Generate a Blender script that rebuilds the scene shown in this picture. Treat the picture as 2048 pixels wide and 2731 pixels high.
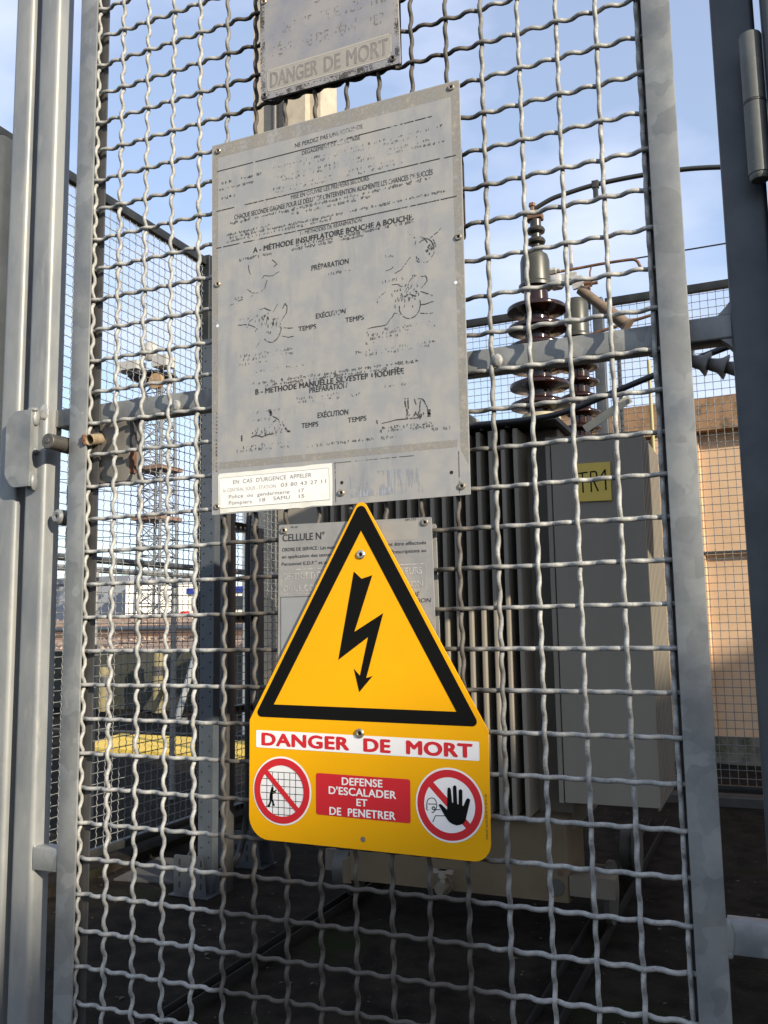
import bpy, bmesh, math, random
import numpy as np
from mathutils import Vector, Matrix, Euler
random.seed(7)
rng = np.random.default_rng(7)
for o in list(bpy.data.objects): bpy.data.objects.remove(o)
scene = bpy.context.scene
COL = scene.collection
R = math.radians

# ---------------------------------------------------------------- camera, sky, sun
cam = bpy.data.cameras.new('camera'); camo = bpy.data.objects.new('camera', cam); COL.objects.link(camo)
M3 = Matrix(((0.91689, -0.06540, -0.39361), (0.39871, 0.10934, 0.91055), (-0.01651, -0.99186, 0.12634)))  # columns: right, down, forward
right, down, fwd = M3.col[0], M3.col[1], M3.col[2]
rot = Matrix((right, -down, -fwd)).transposed()
camo.matrix_world = Matrix.Translation((0.95866, -1.06806, 0.03069)) @ rot.to_4x4()
cam.sensor_fit = 'VERTICAL'; cam.sensor_height = 36.0; cam.lens = 36.0 * 2377.9 / 2731.0
cam.clip_start = 0.01; cam.clip_end = 4000
scene.camera = camo
SUN_EL, SUN_AZ = 21.0, 65.0
el, az = R(SUN_EL), R(SUN_AZ)
SD = Vector((math.sin(az) * math.cos(el), -math.cos(az) * math.cos(el), math.sin(el)))
sun = bpy.data.lights.new('sun', 'SUN'); sun.energy = 5.0; sun.angle = R(0.5); sun.color = (1.0, 0.90, 0.74)
suno = bpy.data.objects.new('sun', sun); COL.objects.link(suno)
suno.rotation_euler = SD.to_track_quat('Z', 'Y').to_euler()
world = bpy.data.worlds.new('World'); scene.world = world; world.use_nodes = True
wn = world.node_tree.nodes; wl = world.node_tree.links
for n in list(wn): wn.remove(n)
wout = wn.new('ShaderNodeOutputWorld'); wbg = wn.new('ShaderNodeBackground'); wsky = wn.new('ShaderNodeTexSky')
wsky.sky_type = 'NISHITA'; wsky.sun_disc = False; wsky.sun_elevation = el; wsky.sun_rotation = math.pi - az
wsky.air_density = 1.0; wsky.dust_density = 1.2; wsky.ozone_density = 2.0
wtc = wn.new('ShaderNodeTexCoord'); wmp = wn.new('ShaderNodeMapping'); wmp.inputs['Scale'].default_value = (1.0, 1.0, 2.2)
wno = wn.new('ShaderNodeTexNoise'); wno.inputs['Scale'].default_value = 3.1; wno.inputs['Detail'].default_value = 5; wno.inputs['Roughness'].default_value = 0.5
wrp = wn.new('ShaderNodeValToRGB'); wrp.color_ramp.elements[0].position = 0.42; wrp.color_ramp.elements[1].position = 0.68
wrp.color_ramp.elements[0].color = (0.30, 0.30, 0.30, 1); wrp.color_ramp.elements[1].color = (0.92, 0.92, 0.92, 1)
wmx = wn.new('ShaderNodeMix'); wmx.data_type = 'RGBA'; wmx.inputs[7].default_value = (3.7, 4.05, 5.1, 1)
wl.new(wtc.outputs['Generated'], wmp.inputs['Vector']); wl.new(wmp.outputs[0], wno.inputs['Vector'])
wl.new(wno.outputs['Fac'], wrp.inputs['Fac']); wl.new(wrp.outputs[0], wmx.inputs[0])
wl.new(wsky.outputs[0], wmx.inputs[6]); wl.new(wmx.outputs[2], wbg.inputs['Color']); wl.new(wbg.outputs[0], wout.inputs['Surface'])
wbg.inputs['Strength'].default_value = 0.15
scene.view_settings.view_transform = 'Standard'; scene.view_settings.look = 'None'
scene.view_settings.exposure = 0.72; scene.view_settings.gamma = 1.0
scene.render.engine = 'CYCLES'; scene.cycles.transparent_max_bounces = 48
G = -1.30     # ground level
P = 0.05      # pitch of the gate mesh

# ---------------------------------------------------------------- materials
def mat(name, base, rough=0.6, metal=0.0, var=None, vscale=8.0, vstretch=(1, 1, 1), vlo=0.35, vhi=0.7, bump=0.0, bscale=60.0,
        rvar=0.0, spangle=0.0, spscale=30.0, coat=0.0, spec=0.5, detail=6.0, var2=None, v2scale=3.0, v2lo=0.5, v2hi=0.75, v2stretch=(1, 1, 1)):
    m = bpy.data.materials.new(name); m.use_nodes = True
    nt = m.node_tree; N = nt.nodes; L = nt.links; b = N['Principled BSDF']
    b.inputs['Base Color'].default_value = (*base, 1); b.inputs['Roughness'].default_value = rough; b.inputs['Metallic'].default_value = metal
    b.inputs['Specular IOR Level'].default_value = spec
    if coat: b.inputs['Coat Weight'].default_value = coat; b.inputs['Coat Roughness'].default_value = 0.08
    tc = N.new('ShaderNodeTexCoord')
    def noise(scale, stretch, det=detail):
        mp = N.new('ShaderNodeMapping'); mp.inputs['Scale'].default_value = stretch
        L.new(tc.outputs['Object'], mp.inputs['Vector'])
        n = N.new('ShaderNodeTexNoise'); n.inputs['Scale'].default_value = scale; n.inputs['Detail'].default_value = det; n.inputs['Roughness'].default_value = 0.62
        L.new(mp.outputs[0], n.inputs['Vector']); return n
    col = None
    def layer(colour, scale, stretch, lo, hi):
        nonlocal col
        n = noise(scale, stretch); mr = N.new('ShaderNodeMapRange'); mr.inputs[1].default_value = lo; mr.inputs[2].default_value = hi
        L.new(n.outputs['Fac'], mr.inputs[0])
        mx = N.new('ShaderNodeMix'); mx.data_type = 'RGBA'; mx.inputs[7].default_value = (*colour, 1)
        if col is None: mx.inputs[6].default_value = (*base, 1)
        else: L.new(col, mx.inputs[6])
        L.new(mr.outputs[0], mx.inputs[0]); col = mx.outputs[2]
    if var: layer(var, vscale, vstretch, vlo, vhi)
    if var2: layer(var2, v2scale, v2stretch, v2lo, v2hi)
    if spangle:
        vo = N.new('ShaderNodeTexVoronoi'); vo.inputs['Scale'].default_value = spscale
        nz = noise(spscale * 0.6, (1, 1, 1), 2.0)
        ad = N.new('ShaderNodeMix'); ad.data_type = 'RGBA'; ad.inputs[0].default_value = 0.06
        L.new(tc.outputs['Object'], ad.inputs[6]); L.new(nz.outputs['Color'], ad.inputs[7]); L.new(ad.outputs[2], vo.inputs['Vector'])
        hs = N.new('ShaderNodeSeparateColor'); L.new(vo.outputs['Color'], hs.inputs[0])
        mr = N.new('ShaderNodeMapRange'); mr.inputs[3].default_value = 1 - spangle; mr.inputs[4].default_value = 1 + spangle
        L.new(hs.outputs[0], mr.inputs[0])
        ml = N.new('ShaderNodeVectorMath'); ml.operation = 'SCALE'
        if col is None: ml.inputs[0].default_value = base
        else: L.new(col, ml.inputs[0])
        L.new(mr.outputs[0], ml.inputs['Scale']); col = ml.outputs[0]
        m2 = N.new('ShaderNodeMapRange'); m2.inputs[3].default_value = rough - 0.10; m2.inputs[4].default_value = rough + 0.10
        L.new(hs.outputs[1], m2.inputs[0]); L.new(m2.outputs[0], b.inputs['Roughness'])
    elif rvar:
        n = noise(vscale * 2.3, vstretch); mr = N.new('ShaderNodeMapRange'); mr.inputs[3].default_value = rough - rvar; mr.inputs[4].default_value = rough + rvar
        L.new(n.outputs['Fac'], mr.inputs[0]); L.new(mr.outputs[0], b.inputs['Roughness'])
    if col is not None: L.new(col, b.inputs['Base Color'])
    if bump:
        n = noise(bscale, (1, 1, 1), 4.0); bp = N.new('ShaderNodeBump'); bp.inputs['Strength'].default_value = bump; bp.inputs['Distance'].default_value = 0.02 * 10 / bscale
        L.new(n.outputs['Fac'], bp.inputs['Height']); L.new(bp.outputs[0], b.inputs['Normal'])
    return m

def wire_material():
    # weathered zinc wire; brown weathering by the old plates, its tone deepened to imitate shade
    m = mat('weathered_zinc_wire', (0.245, 0.245, 0.232), 0.62, 0.15, spec=0.35, var=(0.37, 0.365, 0.335), vscale=90, vlo=0.42, vhi=0.62, bump=0.9, bscale=700,
            var2=(0.11, 0.11, 0.105), v2scale=260, v2lo=0.57, v2hi=0.72)
    N = m.node_tree.nodes; L = m.node_tree.links; b = N['Principled BSDF']
    src = b.inputs['Base Color'].links[0].from_socket
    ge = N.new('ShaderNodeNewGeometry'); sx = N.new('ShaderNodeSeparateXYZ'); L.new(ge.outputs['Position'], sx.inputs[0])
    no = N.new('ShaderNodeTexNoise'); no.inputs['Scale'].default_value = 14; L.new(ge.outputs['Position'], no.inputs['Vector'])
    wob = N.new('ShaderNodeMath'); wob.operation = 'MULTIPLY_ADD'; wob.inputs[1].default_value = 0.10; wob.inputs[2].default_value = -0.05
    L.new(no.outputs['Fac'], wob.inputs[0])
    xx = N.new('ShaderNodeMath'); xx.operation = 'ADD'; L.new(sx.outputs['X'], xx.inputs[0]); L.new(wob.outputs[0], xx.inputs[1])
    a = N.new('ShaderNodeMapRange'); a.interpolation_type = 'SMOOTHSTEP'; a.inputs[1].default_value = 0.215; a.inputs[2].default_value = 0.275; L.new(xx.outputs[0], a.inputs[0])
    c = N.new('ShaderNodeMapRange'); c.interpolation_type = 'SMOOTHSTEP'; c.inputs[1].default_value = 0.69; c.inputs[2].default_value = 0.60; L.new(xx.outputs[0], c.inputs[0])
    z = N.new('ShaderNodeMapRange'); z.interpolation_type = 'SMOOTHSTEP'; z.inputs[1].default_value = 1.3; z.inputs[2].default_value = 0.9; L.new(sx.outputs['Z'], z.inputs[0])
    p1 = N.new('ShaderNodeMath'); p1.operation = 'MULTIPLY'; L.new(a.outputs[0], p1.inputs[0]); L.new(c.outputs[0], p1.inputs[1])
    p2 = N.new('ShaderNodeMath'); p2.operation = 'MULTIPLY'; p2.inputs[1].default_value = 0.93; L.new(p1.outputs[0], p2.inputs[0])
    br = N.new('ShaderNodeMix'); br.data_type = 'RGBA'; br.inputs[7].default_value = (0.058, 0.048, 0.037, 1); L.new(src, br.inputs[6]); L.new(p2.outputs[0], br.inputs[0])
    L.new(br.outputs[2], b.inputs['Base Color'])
    return m

def worn_ink(name, colour, keep=0.5, fine=900.0, soft=0.04, sz=0.45, patch=28.0):
    m = bpy.data.materials.new(name); m.use_nodes = True
    N = m.node_tree.nodes; L = m.node_tree.links; b = N['Principled BSDF']; out = N['Material Output']
    b.inputs['Base Color'].default_value = (*colour, 1); b.inputs['Roughness'].default_value = 0.8
    tc = N.new('ShaderNodeTexCoord'); mp = N.new('ShaderNodeMapping'); mp.inputs['Scale'].default_value = (1, 1, sz)
    L.new(tc.outputs['Object'], mp.inputs['Vector'])
    n1 = N.new('ShaderNodeTexNoise'); n1.inputs['Scale'].default_value = fine; n1.inputs['Detail'].default_value = 2; L.new(mp.outputs[0], n1.inputs['Vector'])
    n2 = N.new('ShaderNodeTexNoise'); n2.inputs['Scale'].default_value = patch; n2.inputs['Detail'].default_value = 3; L.new(tc.outputs['Object'], n2.inputs['Vector'])
    ad = N.new('ShaderNodeMath'); ad.operation = 'MULTIPLY_ADD'; ad.inputs[1].default_value = 1.1; L.new(n2.outputs['Fac'], ad.inputs[0]); L.new(n1.outputs['Fac'], ad.inputs[2])
    mr = N.new('ShaderNodeMapRange'); t = 1.05 + (0.5 - keep) * 0.55
    mr.inputs[1].default_value = t - soft; mr.inputs[2].default_value = t + soft; L.new(ad.outputs[0], mr.inputs[0])
    tr = N.new('ShaderNodeBsdfTransparent'); mx = N.new('ShaderNodeMixShader')
    L.new(mr.outputs[0], mx.inputs[0]); L.new(tr.outputs[0], mx.inputs[1]); L.new(b.outputs[0], mx.inputs[2]); L.new(mx.outputs[0], out.inputs['Surface'])
    return m

galv = mat('galvanised_steel', (0.225, 0.229, 0.218), 0.46, 0.2, var=(0.155, 0.164, 0.166), vscale=16, vlo=0.40, vhi=0.66, spangle=0.15, spscale=34, bump=0.10, bscale=120,
           var2=(0.29, 0.28, 0.25), v2scale=42, v2lo=0.62, v2hi=0.78, v2stretch=(1, 1, 0.3))
galv_tube = mat('galvanised_tube', (0.245, 0.249, 0.236), 0.46, 0.15, var=(0.165, 0.174, 0.176), vscale=14, vstretch=(1, 1, 0.4), vlo=0.4, vhi=0.66, bump=0.12, bscale=160,
                var2=(0.31, 0.30, 0.265), v2scale=50, v2stretch=(1, 1, 0.25), v2lo=0.58, v2hi=0.76, rvar=0.12)
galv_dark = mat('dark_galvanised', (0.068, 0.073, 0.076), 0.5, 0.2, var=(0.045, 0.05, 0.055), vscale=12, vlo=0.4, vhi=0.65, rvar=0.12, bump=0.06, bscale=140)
weldm = mat('weld_bead', (0.52, 0.50, 0.44), 0.5, 0.4, var=(0.3, 0.3, 0.29), vscale=120, bump=0.8, bscale=420)
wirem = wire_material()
fencem = mat('fence_wire', (0.11, 0.12, 0.125), 0.5, 0.2, var=(0.22, 0.22, 0.20), vscale=14)
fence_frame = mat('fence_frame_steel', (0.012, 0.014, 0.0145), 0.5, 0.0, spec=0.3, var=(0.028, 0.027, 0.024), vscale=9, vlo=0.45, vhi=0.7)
rustm = mat('rust', (0.135, 0.055, 0.028), 0.85, 0, var=(0.07, 0.035, 0.022), vscale=60, bump=0.5, bscale=300)
rusty_tube = mat('rusty_brass_tube', (0.36, 0.29, 0.19), 0.5, 0.35, var=(0.22, 0.15, 0.08), vscale=60, vlo=0.45, vhi=0.62, bump=0.2, bscale=300)
hingem = mat('dull_hinge_steel', (0.125, 0.128, 0.112), 0.5, 0.25, var=(0.085, 0.088, 0.08), vscale=30, bump=0.12, bscale=260, var2=(0.20, 0.195, 0.165), v2scale=60, v2lo=0.6, v2hi=0.75)
dark_metal = mat('dark_painted_metal', (0.035, 0.035, 0.035), 0.5, 0.1, var=(0.06, 0.055, 0.05), vscale=25, bump=0.1, bscale=200)
boxm = mat('olive_grey_metal', (0.16, 0.15, 0.125), 0.5, 0.15, var=(0.11, 0.10, 0.085), vscale=22, bump=0.1, bscale=200)
pinm = mat('blackened_steel', (0.075, 0.07, 0.062), 0.45, 0.4, var=(0.11, 0.10, 0.085), vscale=60, bump=0.1, bscale=400)
rivm = mat('rivet_metal', (0.42, 0.37, 0.28), 0.36, 0.75, var=(0.25, 0.21, 0.16), vscale=260, vlo=0.45, vhi=0.62, bump=0.15, bscale=600)
rivs = mat('bright_rivet', (0.62, 0.60, 0.55), 0.3, 0.85, var=(0.4, 0.38, 0.34), vscale=300)
holem = mat('dark_hole', (0.012, 0.012, 0.012), 0.9)
platem = mat('weathered_zinc_plate', (0.292, 0.292, 0.286), 0.55, 0.1, var=(0.348, 0.332, 0.298), vscale=24, vlo=0.42, vhi=0.60, detail=12,
             var2=(0.245, 0.250, 0.256), v2scale=34, v2stretch=(1.0, 1, 0.22), v2lo=0.52, v2hi=0.74, bump=0.08, bscale=500)
enamel = mat('weathered_enamel', (0.295, 0.28, 0.265), 0.6, 0.1, var=(0.215, 0.22, 0.245), vscale=12, vlo=0.42, vhi=0.62, bump=0.25, bscale=700,
             var2=(0.06, 0.055, 0.05), v2scale=170, v2lo=0.685, v2hi=0.73)
cellm = mat('service_plate_metal', (0.30, 0.29, 0.265), 0.55, 0.1, var=(0.24, 0.235, 0.225), vscale=22, vlo=0.42, vhi=0.62, bump=0.08, bscale=600,
            var2=(0.24, 0.215, 0.18), v2scale=50, v2lo=0.62, v2hi=0.78)
back_edge = mat('brown_plate_back', (0.085, 0.068, 0.052), 0.6, 0.2, var=(0.045, 0.04, 0.035), vscale=40)
stickerm = mat('aged_white_sticker', (0.72, 0.71, 0.63), 0.45, 0, var=(0.62, 0.60, 0.50), vscale=30, vlo=0.5, vhi=0.7)
stickerm2 = mat('white_label_paper', (0.80, 0.79, 0.73), 0.45, 0, var=(0.74, 0.72, 0.64), vscale=40, vlo=0.5, vhi=0.7)
yellow = mat('signal_yellow', (0.80, 0.385, 0.001), 0.40, 0, var=(0.76, 0.36, 0.001), vscale=8, spec=0.25, bump=0.03, bscale=900)
blackp = mat('sign_black', (0.006, 0.006, 0.0055), 0.6, 0, spec=0.08)
whitep = mat('sign_white', (0.80, 0.78, 0.75), 0.42, 0)
redp = mat('sign_red', (0.56, 0.016, 0.022), 0.42, 0)
ink_bold = worn_ink('worn_black_heading', (0.03, 0.03, 0.03), 0.80, 520, 0.05)
ink_fine = worn_ink('worn_fine_print', (0.05, 0.05, 0.05), 0.80, 700, 0.06)
ink_mid = worn_ink('worn_black_print', (0.045, 0.045, 0.045), 0.74, 700, 0.06)
ink_faint = worn_ink('faint_black_print', (0.06, 0.06, 0.06), 0.50, 800, 0.06)
ink_line = worn_ink('worn_line', (0.03, 0.03, 0.03), 0.74, 320, 0.05, 1.0)
ink_art = worn_ink('worn_drawing', (0.05, 0.05, 0.05), 0.66, 420, 0.05, 1.0)
ink_solid = mat('black_print', (0.03, 0.03, 0.03), 0.7)
ink_grey = mat('grey_print', (0.22, 0.20, 0.19), 0.7)
pale = worn_ink('pale_paint_remnant', (0.50, 0.48, 0.43), 0.55, 300, 0.2, 0.7)
scratched = worn_ink('scratched_blue_grey', (0.29, 0.31, 0.345), 0.30, 420, 0.12, 0.06, 40.0)
band_pale = mat('pale_band', (0.315, 0.29, 0.25), 0.6, 0.0, var=(0.265, 0.25, 0.222), vscale=40, bump=0.2, bscale=700)
relief = mat('letter_relief', (0.225, 0.21, 0.19), 0.6, 0.0, var=(0.165, 0.155, 0.145), vscale=90)
relief_faint = worn_ink('faint_letter_remnant', (0.25, 0.225, 0.19), 0.12, 520, 0.12, 0.18)
tankm = mat('beige_grey_paint', (0.135, 0.115, 0.085), 0.5, 0, spec=0.3, var=(0.11, 0.095, 0.072), vscale=5, rvar=0.08)
tankm2 = mat('tan_tank_paint', (0.135, 0.103, 0.064), 0.6, 0, spec=0.15, var=(0.105, 0.08, 0.05), vscale=5, bump=0.05, bscale=60)
finm = mat('radiator_paint', (0.225, 0.200, 0.158), 0.55, 0, spec=0.2, var=(0.195, 0.172, 0.135), vscale=4, vstretch=(1, 1, 0.3), rvar=0.08)
lidm = mat('dark_lid_paint', (0.06, 0.058, 0.05), 0.45, 0.1, var=(0.09, 0.085, 0.07), vscale=10)
glaze = mat('brown_glazed_porcelain', (0.020, 0.0062, 0.0034), 0.14, 0, var=(0.015, 0.005, 0.003), vscale=6, coat=0.15, spec=0.35)
capm = mat('olive_cap_metal', (0.045, 0.044, 0.030), 0.4, 0.1, var=(0.032, 0.032, 0.022), vscale=12)
smallins = mat('olive_porcelain', (0.030, 0.026, 0.018), 0.35, 0, var=(0.022, 0.02, 0.014), vscale=20)
copperm = mat('tarnished_copper', (0.095, 0.045, 0.026), 0.6, 0.2, var=(0.20, 0.11, 0.06), vscale=25)
clampm = mat('white_metal_clamp', (0.52, 0.50, 0.46), 0.5, 0.3, var=(0.35, 0.33, 0.29), vscale=40)
cablem = mat('black_cable', (0.018, 0.018, 0.018), 0.5)
busm = mat('grey_green_busbar', (0.025, 0.027, 0.024), 0.5, 0.1, var=(0.04, 0.038, 0.032), vscale=10)
polym = mat('grey_silicone_rubber', (0.10, 0.09, 0.08), 0.5, 0, var=(0.14, 0.125, 0.11), vscale=20)
browntube = mat('brown_fuse_tube', (0.16, 0.11, 0.07), 0.55, 0, var=(0.11, 0.08, 0.05), vscale=30)
flatm = mat('cream_flat_bar', (0.42, 0.37, 0.25), 0.5, 0.1, var=(0.33, 0.29, 0.20), vscale=20)
yelpipe = mat('yellow_green_conduit', (0.31, 0.27, 0.115), 0.5, 0)
trplate = mat('yellow_engraved_plate', (0.60, 0.42, 0.055), 0.45, 0, var=(0.52, 0.37, 0.05), vscale=12)
wallm = mat('ochre_render', (0.62, 0.42, 0.255), 0.9, 0, var=(0.54, 0.355, 0.205), vscale=2.5, vlo=0.40, vhi=0.7, bump=0.35, bscale=130, var2=(0.33, 0.21, 0.12), v2scale=1.6, v2lo=0.62, v2hi=0.85)
copem = mat('brown_weathered_coping', (0.30, 0.175, 0.09), 0.92, 0, var=(0.09, 0.066, 0.04), vscale=9, vlo=0.46, vhi=0.72, bump=0.4, bscale=90, var2=(0.36, 0.21, 0.11), v2scale=3.0)
plinthm = mat('mossy_plinth', (0.17, 0.15, 0.12), 0.95, 0, var=(0.06, 0.065, 0.03), vscale=7, vlo=0.45, vhi=0.65, bump=0.5, bscale=60)
columnm = mat('weathered_concrete', (0.43, 0.37, 0.28), 0.9, 0, var=(0.30, 0.26, 0.20), vscale=6, bump=0.3, bscale=60, var2=(0.2, 0.19, 0.17), v2scale=3, v2lo=0.58, v2hi=0.8)
concm = mat('grey_concrete', (0.19, 0.185, 0.17), 0.95, 0, var=(0.12, 0.12, 0.105), vscale=4, bump=0.4, bscale=40, var2=(0.08, 0.085, 0.05), v2scale=2)
railm = mat('dirty_rail_steel', (0.010, 0.0095, 0.009), 0.7, 0.0, spec=0.15, var=(0.018, 0.016, 0.014), vscale=8)
slabm = mat('worn_slab', (0.06, 0.056, 0.05), 0.95, 0, var=(0.04, 0.038, 0.034), vscale=9, bump=0.4, bscale=60)
ygroundm = mat('yellow_painted_kerb', (0.80, 0.55, 0.08), 0.8, 0, var=(0.66, 0.44, 0.08), vscale=6, bump=0.2, bscale=60)
railrust = mat('dull_rust_rail', (0.13, 0.075, 0.05), 0.8, 0, var=(0.08, 0.05, 0.035), vscale=3)
bollm = mat('faded_shade_toned_yellow', (0.19, 0.16, 0.075), 0.8, 0, var=(0.12, 0.10, 0.05), vscale=6)  # faded yellow, dimmed further to imitate shade by the retaining wall
ballast = mat('brown_ballast', (0.26, 0.175, 0.115), 0.95, 0, var=(0.15, 0.10, 0.068), vscale=1.8, vlo=0.42, vhi=0.6, bump=0.8, bscale=6, var2=(0.42, 0.31, 0.23), v2scale=3.2, v2lo=0.6, v2hi=0.68)
rackm = mat('grey_rack_steel', (0.075, 0.088, 0.10), 0.5, 0.2, var=(0.055, 0.065, 0.075), vscale=10)
whitebuild = mat('white_cladding', (0.88, 0.85, 0.75), 0.7, 0, var=(0.72, 0.69, 0.60), vscale=0.6)
greybuild = mat('grey_corrugated', (0.33, 0.34, 0.36), 0.6, 0.1, var=(0.28, 0.29, 0.31), vscale=0.4, vstretch=(1, 1, 8))
bluem = mat('blue_fascia', (0.02, 0.045, 0.30), 0.5)
glassm = mat('dark_glazing', (0.03, 0.035, 0.04), 0.15)
lattice = mat('lattice_steel', (0.15, 0.155, 0.165), 0.6, 0.2, var=(0.26, 0.15, 0.09), vscale=0.35, vlo=0.58, vhi=0.7)
dishm = mat('pale_dish', (0.34, 0.335, 0.31), 0.6)
brickm = mat('brick_facade', (0.30, 0.13, 0.08), 0.9, 0, var=(0.22, 0.10, 0.06), vscale=2)

def ground_material():
    m = mat('dark_asphalt_soil', (0.0185, 0.0145, 0.0108), 0.95, 0, spec=0.08, var=(0.0065, 0.0052, 0.004), vscale=7.5, vlo=0.38, vhi=0.62, bump=1.0, bscale=60, detail=12,
            var2=(0.010, 0.013, 0.004), v2scale=1.7, v2lo=0.56, v2hi=0.68)
    N = m.node_tree.nodes; L = m.node_tree.links; b = N['Principled BSDF']; src = b.inputs['Base Color'].links[0].from_socket
    tc = N.new('ShaderNodeTexCoord'); vo = N.new('ShaderNodeTexVoronoi'); vo.inputs['Scale'].default_value = 34; L.new(tc.outputs['Object'], vo.inputs['Vector'])
    lt = N.new('ShaderNodeMath'); lt.operation = 'LESS_THAN'; lt.inputs[1].default_value = 0.10; L.new(vo.outputs['Distance'], lt.inputs[0])
    sp = N.new('ShaderNodeSeparateColor'); L.new(vo.outputs['Color'], sp.inputs[0]); gt = N.new('ShaderNodeMath'); gt.operation = 'GREATER_THAN'; gt.inputs[1].default_value = 0.74; L.new(sp.outputs[0], gt.inputs[0])
    mu = N.new('ShaderNodeMath'); mu.operation = 'MULTIPLY'; L.new(lt.outputs[0], mu.inputs[0]); L.new(gt.outputs[0], mu.inputs[1])
    mx = N.new('ShaderNodeMix'); mx.data_type = 'RGBA'; mx.inputs[7].default_value = (0.05, 0.047, 0.04, 1); L.new(src, mx.inputs[6]); L.new(mu.outputs[0], mx.inputs[0]); L.new(mx.outputs[2], b.inputs['Base Color'])
    return m
groundm = ground_material()

# ---------------------------------------------------------------- mesh helpers
OFF = {}
class MB:
    def __init__(s): s.v = []; s.f = []; s.n = 0; s.alt = None
    def second(s, m): s.alt = (len(s.f), m); return s
    def add(s, v, f):
        v = np.asarray(v, float).reshape(-1, 3); f = [tuple(int(i) + s.n for i in q) for q in f] if not isinstance(f, np.ndarray) else (f + s.n).tolist()
        s.v.append(v); s.f.extend(f); s.n += len(v); return s
    def box(s, x0, x1, y0, y1, z0, z1, M=None):
        v = np.array([(x, y, z) for z in (z0, z1) for x, y in ((x0, y0), (x1, y0), (x1, y1), (x0, y1))], float)
        if M is not None: v = np.array([M @ Vector(p) for p in v])
        return s.add(v, [(3, 2, 1, 0), (4, 5, 6, 7), (0, 1, 5, 4), (1, 2, 6, 5), (2, 3, 7, 6), (3, 0, 4, 7)])
    def rbox(s, x0, x1, y0, y1, z0, z1, r, axis='z', n=4):
        # box with rounded edges along one axis
        if axis == 'z': a0, a1, b0, b1, c0, c1 = x0, x1, y0, y1, z0, z1; mk = lambda a, b, c: (a, b, c)
        elif axis == 'x': a0, a1, b0, b1, c0, c1 = y0, y1, z0, z1, x0, x1; mk = lambda a, b, c: (c, a, b)
        else: a0, a1, b0, b1, c0, c1 = z0, z1, x0, x1, y0, y1; mk = lambda a, b, c: (b, c, a)
        pts = []
        for (ca, cb, st) in ((a1 - r, b1 - r, 0), (a0 + r, b1 - r, 90), (a0 + r, b0 + r, 180), (a1 - r, b0 + r, 270)):
            for k in range(n + 1):
                t = R(st + 90 * k / n); pts.append((ca + r * math.cos(t), cb + r * math.sin(t)))
        m = len(pts); v = [mk(a, b, c0) for a, b in pts] + [mk(a, b, c1) for a, b in pts]
        f = [(i, (i + 1) % m, (i + 1) % m + m, i + m) for i in range(m)] + [tuple(range(m))[::-1], tuple(range(m, 2 * m))]
        return s.add(v, f)
    def tube(s, pts, r, n=8, caps=True, closed=False):
        p = np.asarray(pts, float); k = len(p)
        rr = np.full(k, r, float) if np.isscalar(r) else np.asarray(r, float)
        t = np.gradient(p, axis=0) if k > 2 else np.repeat((p[1] - p[0])[None], 2, 0)
        t /= np.linalg.norm(t, axis=1)[:, None] + 1e-12
        avg = np.abs((p[-1] - p[0])); ref = np.zeros(3); ref[int(np.argmin(avg))] = 1.0
        u = np.cross(t, ref); u /= np.linalg.norm(u, axis=1)[:, None] + 1e-12; w = np.cross(t, u)
        a = np.linspace(0, 2 * np.pi, n, endpoint=False)
        v = (p[:, None, :] + rr[:, None, None] * (np.cos(a)[None, :, None] * u[:, None, :] + np.sin(a)[None, :, None] * w[:, None, :])).reshape(-1, 3)
        i = np.arange(k - 1)[:, None] * n; j = np.arange(n)[None, :]; j2 = (j + 1) % n
        f = np.stack([i + j, i + j2, i + n + j2, i + n + j], -1).reshape(-1, 4)
        base = s.n; s.add(v, f)
        if caps: s.f.append(tuple(base + x for x in range(n))[::-1]); s.f.append(tuple(base + (k - 1) * n + x for x in range(n)))
        return s
    def lathe(s, prof, c, axis='z', n=24, M=None):
        # prof: (radius, height) pairs along the axis
        k = len(prof); a = np.linspace(0, 2 * np.pi, n, endpoint=False); v = []
        for r, h in prof:
            for t in a:
                q = (r * math.cos(t), r * math.sin(t), h)
                if axis == 'y': q = (q[0], q[2], q[1])
                elif axis == 'x': q = (q[2], q[0], q[1])
                if M is not None: q = tuple(M @ Vector(q))
                v.append((c[0] + q[0], c[1] + q[1], c[2] + q[2]))
        f = [(i * n + j, i * n + (j + 1) % n, (i + 1) * n + (j + 1) % n, (i + 1) * n + j) for i in range(k - 1) for j in range(n)]
        f += [tuple(range(n))[::-1], tuple(range((k - 1) * n, k * n))]
        return s.add(v, f)
    def prism(s, poly, y0, y1):
        # polygon in the x-z plane, extruded along y
        m = len(poly); v = [(x, y0, z) for x, z in poly] + [(x, y1, z) for x, z in poly]
        return s.add(v, [(i, (i + 1) % m, (i + 1) % m + m, i + m) for i in range(m)] + [tuple(range(m))[::-1], tuple(range(m, 2 * m))])
    def flat(s, poly, y):
        return s.add([(x, y, z) for x, z in poly], [tuple(range(len(poly)))])
    def ribbon(s, pts, w, y):
        for (x0, z0), (x1, z1) in zip(pts[:-1], pts[1:]):
            dx, dz = x1 - x0, z1 - z0; l = math.hypot(dx, dz) + 1e-9; nx, nz = -dz / l * w / 2, dx / l * w / 2
            ex, ez = dx / l * w * 0.3, dz / l * w * 0.3
            s.flat([(x0 + nx - ex, z0 + nz - ez), (x0 - nx - ex, z0 - nz - ez), (x1 - nx + ex, z1 - nz + ez), (x1 + nx + ex, z1 + nz + ez)], y)
        return s
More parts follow.
